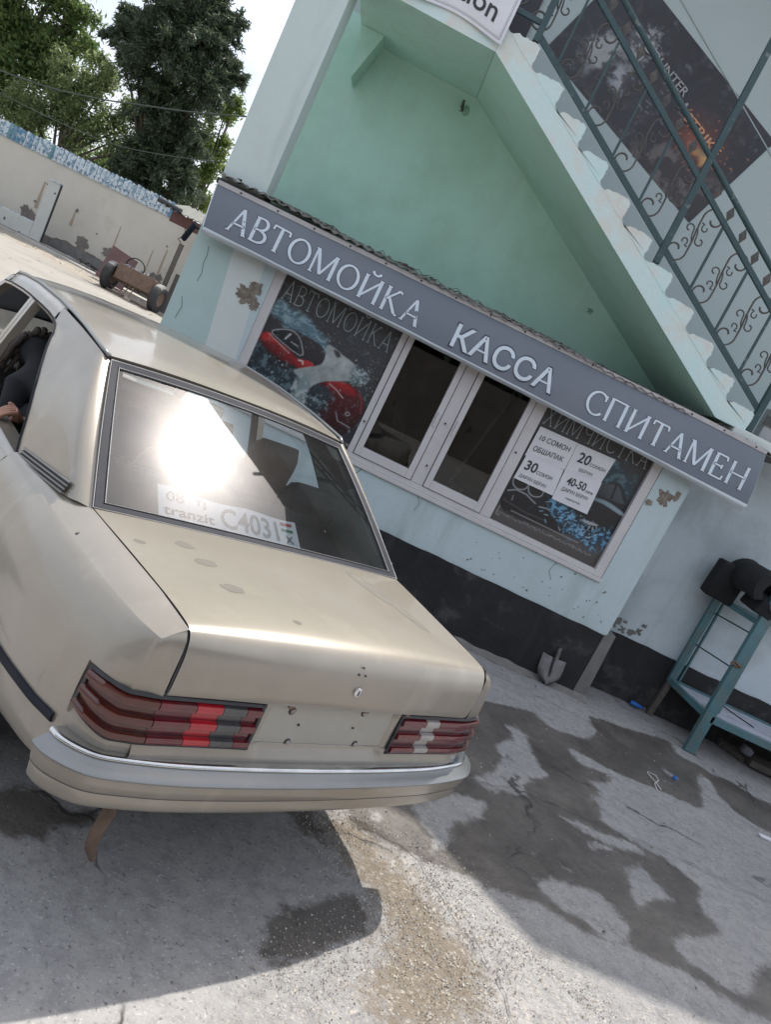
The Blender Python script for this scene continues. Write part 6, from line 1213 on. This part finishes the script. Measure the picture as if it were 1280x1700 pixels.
# white steel gate frame against the wall
gt = thing('gate_post', 'white scuffed L-shaped steel frame standing in front of the beige wall', 'frame', (-12.1, 21.25, 0))
g = G(); g.box(-12.31, -11.93, 21.22, 21.34, .09, 2.06); g.mk('upright', 'white_steel', gt, bevel=.01); G().box(-12.33, -11.90, 21.19, 21.37, 2.062, 2.095).mk('cap_plate', 'sheet_white', gt)
G().box(-17.5, -12.315, 21.22, 21.34, .09, .60).mk('cross_beam', 'white_steel', gt, bevel=.01); G().box(-17.5, -12.315, 21.24, 21.34, .602, .62).mk('top_flange', 'sheet_white', gt)
G().box(-11.928, -11.90, 21.24, 21.34, .09, 2.06).mk('side_flange', 'seam', gt)
pp = 0
for k, (a, b, r, lb) in enumerate((((-11.85, 21.08, .10), (-9.55, 20.35, .10), .022, 'grey steel pipe on the kerb, nearest to the yard of the three'), ((-11.7, 21.18, .11), (-9.75, 20.56, .11), .022, 'grey steel pipe on the kerb, middle one of the three'), ((-10.9, 21.08, .12), (-9.6, 20.66, .12), .018, 'short grey steel pipe on the kerb, nearest to the wall of the three'))): tag(G().tube([a, b], r, 8).mk('steel_pipe', 'steel', None, autosmooth=50), lb, 'pipe', 'pipes on the kerb')
# old axle on two tyres
AC = Vector((-7.33, 16.98, 0)); ae = Vector((.985, -.17, 0)); an = Vector((.17, .985, 0))
ax_ = thing('trailer_axle', 'old trailer axle with two worn tyres and a rusty brown box between them', 'axle', AC)
def ap_(a, n, z): return tuple(AC + ae * a + an * n + Vector((0, 0, z)))
def tyre_at(a):
    base = G().lathe([(.20, -.11), (.25, -.125), (.34, -.12), (.40, -.085), (.41, 0), (.40, .085), (.34, .12), (.25, .125), (.20, .11)], (0, 0, 0), 'x', 28); lug = G().lathe([(0, -.06), (.1, -.07), (.2, -.10), (.2, .10), (.1, .07), (0, .06)], (0, 0, 0), 'x', 18)
    out = []
    for nm_, b_, mt in (('tyre', base, ['tyre', 'tyre_dust_lit']), ('hub', lug, ['rust'])):
        b_.v = [tuple(Vector(ap_(a, 0, .40)) + ae * v[0] + an * v[1] + Vector((0, 0, v[2]))) for v in b_.v]
        if nm_ == 'tyre':
            for i, f in enumerate(b_.f): b_.m[i] = 1 if (sum(b_.v[q][2] for q in f) / 4 > .70) else 0  # upper faces take the dusty, sunlit colour
        out.append(b_.mk(nm_, mt, ax_ if nm_ == 'tyre' else out[0], autosmooth=50))
tyre_at(-.76); tyre_at(.76)
G().tube([ap_(-.8, 0, .40), ap_(.8, 0, .40)], .06, 10).mk('axle_beam', 'rust', ax_, autosmooth=50)
G().raw([ap_(a, n, z) for a in (-.58, .58) for n, z in ((-.2, .42), (.2, .42), (.26, .80), (-.16, .86))], [(0, 1, 2, 3), (4, 7, 6, 5), (0, 4, 5, 1), (1, 5, 6, 2), (2, 6, 7, 3), (3, 7, 4, 0)]).mk('box', 'rust', ax_, bevel=.02)
g = G()
for i in range(14): a, n = r7.uniform(-.5, .5), r7.uniform(-.12, .18); s = r7.uniform(.03, .08); q = [Vector(ap_(a, n, .84)) + Vector((r7.uniform(-1, 1), r7.uniform(-1, 1), r7.uniform(0, 1))) * s for _ in range(4)]; g.raw(q, [(0, 1, 2), (0, 2, 3), (0, 3, 1), (1, 3, 2)])
g.mk('scraps', 'sheet_white', ax_, recalc=False); G().tube([tuple(Vector(ap_(-.25 + .28 * math.cos(t), .15, .92 + .22 * math.sin(t)))) for t in np.linspace(-.4, 3.6, 22)], .016, 6).mk('hose', 'trim_black', ax_, smooth=True)
g = G(); g.tube([ap_(-.6, -.25, .06), ap_(.75, -.35, .05)], .02, 6); g.tube([ap_(.0, -.2, .40), ap_(-.05, -.45, .02)], .015, 5); g.tube([ap_(.12, -.2, .40), ap_(.18, -.45, .02)], .015, 5); g.tube([ap_(-.6, -.1, .16), ap_(.1, -.3, .06)], .015, 5); g.mk('drawbar', 'rust', ax_)
tag(rbox('brick', *ap_(.2, -.5, .05), .18, .1, .09, 0, .1, 'chip_b', None, .01), 'broken brick under the old axle', 'brick')
ms = tag(G().raw([(-9.05, 18.75, .10), (-8.02, 18.30, .06), (-7.98, 18.57, 1.02), (-8.92, 18.95, 1.14), (-9.04, 18.78, .10), (-8.01, 18.33, .06), (-7.97, 18.60, 1.02), (-8.91, 18.98, 1.14)], [(0, 1, 2, 3), (7, 6, 5, 4), (0, 4, 5, 1), (1, 5, 6, 2), (2, 6, 7, 3), (3, 7, 4, 0)]).mk('steel_plate', 'maroon', None), 'dull maroon steel plate leaning behind the left tyre of the axle', 'plate')
# lean-to and its post
sh_ = thing('lean_to', 'low lean-to roof with a dark red fascia by the end of the metal sheets', 'shed', (-6.6, 18.2, 0))
G().box(-7.42, -4.6, 17.98, 18.06, 2.50, 2.80).mk('fascia', 'roof_brown', sh_); g = G(); rows = [[(x, 17.9 + 2.6 * t, 2.83 + .42 * t + .018 * math.sin(x * 34)) for x in np.linspace(-7.75, -4.4, 100)] for t in (0, .5, 1)]; g.grid(rows); g.grid([[(p[0], p[1], p[2] - .02) for p in r] for r in rows], flip=True); g.mk('roof', 'asbestos', sh_, recalc=False)
G().tube([(-7.95, 18.1, 2.92), (-7.2, 18.0, 2.88)], .08, 10).mk('rolled_sheet', 'rubber', sh_); G().beam((-6.90, 18.15, 0), (-6.86, 18.1, 2.06), .12, .12).mk('post', 'wood_old', sh_); G().beam((-6.64, 18.3, 0), (-6.62, 18.3, 1.22), .2, .16).mk('post', 'wood_old', sh_); G().beam((-6.96, 18.0, 0), (-6.92, 18.0, .34), .07, .07).mk('post_foot', 'sheet_white', sh_)
G().tube([(-6.93, 18.0, 2.5), (-6.84, 18.0, 2.36), (-6.92, 18.0, 2.24), (-7.0, 18.0, 2.14), (-6.9, 18.05, 2.10), (-6.88, 18.1, 2.0)], .014, 5).mk('wire', 'rubber', sh_, smooth=True)
# cables
for i, L_ in enumerate(CABLES):
    pts = [tuple(p) for p in spline(L_, 6)]; a, b = L_[0], L_[1]; pts = [(-40, 19, a[2] + (4.6 if i == 0 else 5.2)), (-24, 19, a[2] + .35)] + pts
    tag(G().tube(pts, .022 if i == 0 else .014, 5).mk('power_cable', 'cable', None, smooth=True), ['upper thick power cable crossing in front of the trees', 'lower thin power cable crossing just above the wall'][i], 'cable', 'power cables in front of the trees')
# trees
def tree(key, label, leaf, size, dens, trunk, droop=0., long_=1., seed=1):
    cl = TREES[key] + ([[-10.9, 24.5, 5.3, 1.0], [-10.85, 24.5, 4.3, .9], [-11.1, 24.5, 3.4, .8], [-11.3, 24.5, 6.2, .8], [-10.5, 24.5, 3.2, .7]] if key == 'C' else []); cx = trunk[0]; cy = cl[0][1]; t = thing('conifer_tree' if key == 'C' else 'broadleaf_tree', label, 'tree', (cx, cy, 0)); r = np.random.default_rng(seed); V = []; F = []
    for (x, y, z, rad) in cl:
        yo = r.uniform(-.5, .5) * min(1.5, rad); c = np.array([x, y + yo, z]); n = int(dens * rad ** 2 + 30); sub = max(3, int(10 * rad ** 1.2)); sc = r.normal(size=(sub, 3)); sc = sc / np.linalg.norm(sc, axis=1)[:, None] * (r.uniform(.35, .92, (sub, 1)) * rad); sc[:, 1] *= .9
        if key == 'C':
            sub = int(26 * rad ** 1.1) + 5; dr = r.normal(size=(sub, 3)); dr[:, 2] += .15; dr /= np.linalg.norm(dr, axis=1)[:, None]; sc = dr * rad; ln = r.uniform(.75, 1.38, sub)
        which = r.integers(0, sub, n); P = c + sc[which] + r.normal(size=(n, 3)) * (rad ** .6) * (.15 if key == 'C' else .20)
        if key == 'C':
            tt = r.uniform(.12, 1, n) ** .7 * ln[which]; P = c + sc[which] * tt[:, None] + r.normal(size=(n, 3)) * (.11 * rad ** .5 * (1.25 - .75 * tt / 1.38))[:, None]; P[:, 2] -= .22 * rad * tt ** 2
        out = P - c; out /= np.linalg.norm(out, axis=1)[:, None] + 1e-6
        a = r.normal(size=(n, 3)) + out * (1.4 if key == 'C' else .5) + np.array([0, 0, droop]); a /= np.linalg.norm(a, axis=1)[:, None]; b = np.cross(a, r.normal(size=(n, 3))); b /= np.linalg.norm(b, axis=1)[:, None] + 1e-6
        s = size * r.uniform(.6, 1.35, (n, 1)); a = a * s * long_; b = b * s * .5
        q = np.stack([P - a * .5, P + b * .55 + a * .05, P + a * .6, P - b * .55 + a * .05], 1).reshape(-1, 3); k0 = len(V); V.append(q)
    V = np.concatenate(V); n = len(V) // 4; fi = np.arange(4 * n).reshape(n, 4); me = bpy.data.meshes.new('crown'); me.from_pydata((V - np.array([cx, cy, 0])).tolist(), [], fi.tolist()); me.materials.append(M[leaf]); me.update(); o = bpy.data.objects.new('crown', me); COL.objects.link(o); o.parent = t
    g = G(); zt = max(c[2] for c in cl); top = max(cl, key=lambda c: c[2]); g.tube([(cx, cy, -.1), (cx + .05, cy, 1.2), (cx + (top[0] - cx) * .4, cy, zt * .5), (top[0], cy, zt)], [trunk[1], trunk[1] * .8, trunk[1] * .5, .03], 9)
    for (x, y, z, rad) in cl:
        z0 = max(1.2, z * .55); f = z0 / zt; bx_ = cx + (top[0] - cx) * f * .8; g.tube([(bx_, cy, z0), ((bx_ + x) / 2, cy + .1, z0 + (z - z0) * .6), (x, y, z + rad * .3)], [.07, .045, .012], 6)
    g.mk('trunk', 'bark', t, smooth=True); return n
nl = 0
nl += tree('A', 'large broadleaf tree with a dense green crown at the far left', 'leaf_a', .155, 1500, (-18.6, .26), 0, 1.3, 1)
nl += tree('B', 'pale olive-green tree with a loose crown behind the metal sheets', 'leaf_b', .105, 2300, (-14.4, .18), 0, 1.7, 2)
nl += tree('C', 'tall dark ragged conifer behind the end of the wall', 'leaf_c', .085, 6000, (-10.6, .22), -.3, 2.3, 3)
nl += tree('D', 'light green slender tree between the conifer and the building', 'leaf_d', .12, 2600, (-9.6, .12), 0, 1.4, 4)
nl += tree('E', 'low dark green tree row filling the gap behind the other trees', 'leaf_a', .17, 1700, (-14.0, .15), 0, 1.2, 5)

# ---------------------------------------------------------------- behind the photographer: what the panes mirror
ow = thing('yard_wall', 'grey wall on the near side of the yard, mirrored in the window panes', 'wall', (0, -17, 0)); G().box(-30, 30, -17.2, -17, -.1, 2.4).mk('plaster', 'wall_base', ow)
r_ = np.random.default_rng(12); n_ = 26000; P_ = np.column_stack([r_.uniform(-30, 30, n_), r_.uniform(-20.5, -17.3, n_), r_.uniform(0, 1, n_) ** .7 * 7.5]); P_[:, 2] *= .75 + .25 * np.sin(P_[:, 0] * .9) * np.sin(P_[:, 0] * .37 + 1)
a_ = r_.normal(size=(n_, 3)) * .26; b__ = r_.normal(size=(n_, 3)) * .20; q_ = np.stack([P_ - a_, P_ + b__, P_ + a_, P_ - b__], 1).reshape(-1, 3)
hd = add('hedge', q_.tolist(), np.arange(4 * n_).reshape(n_, 4).tolist(), 'leaf_c', None, kind='stuff')
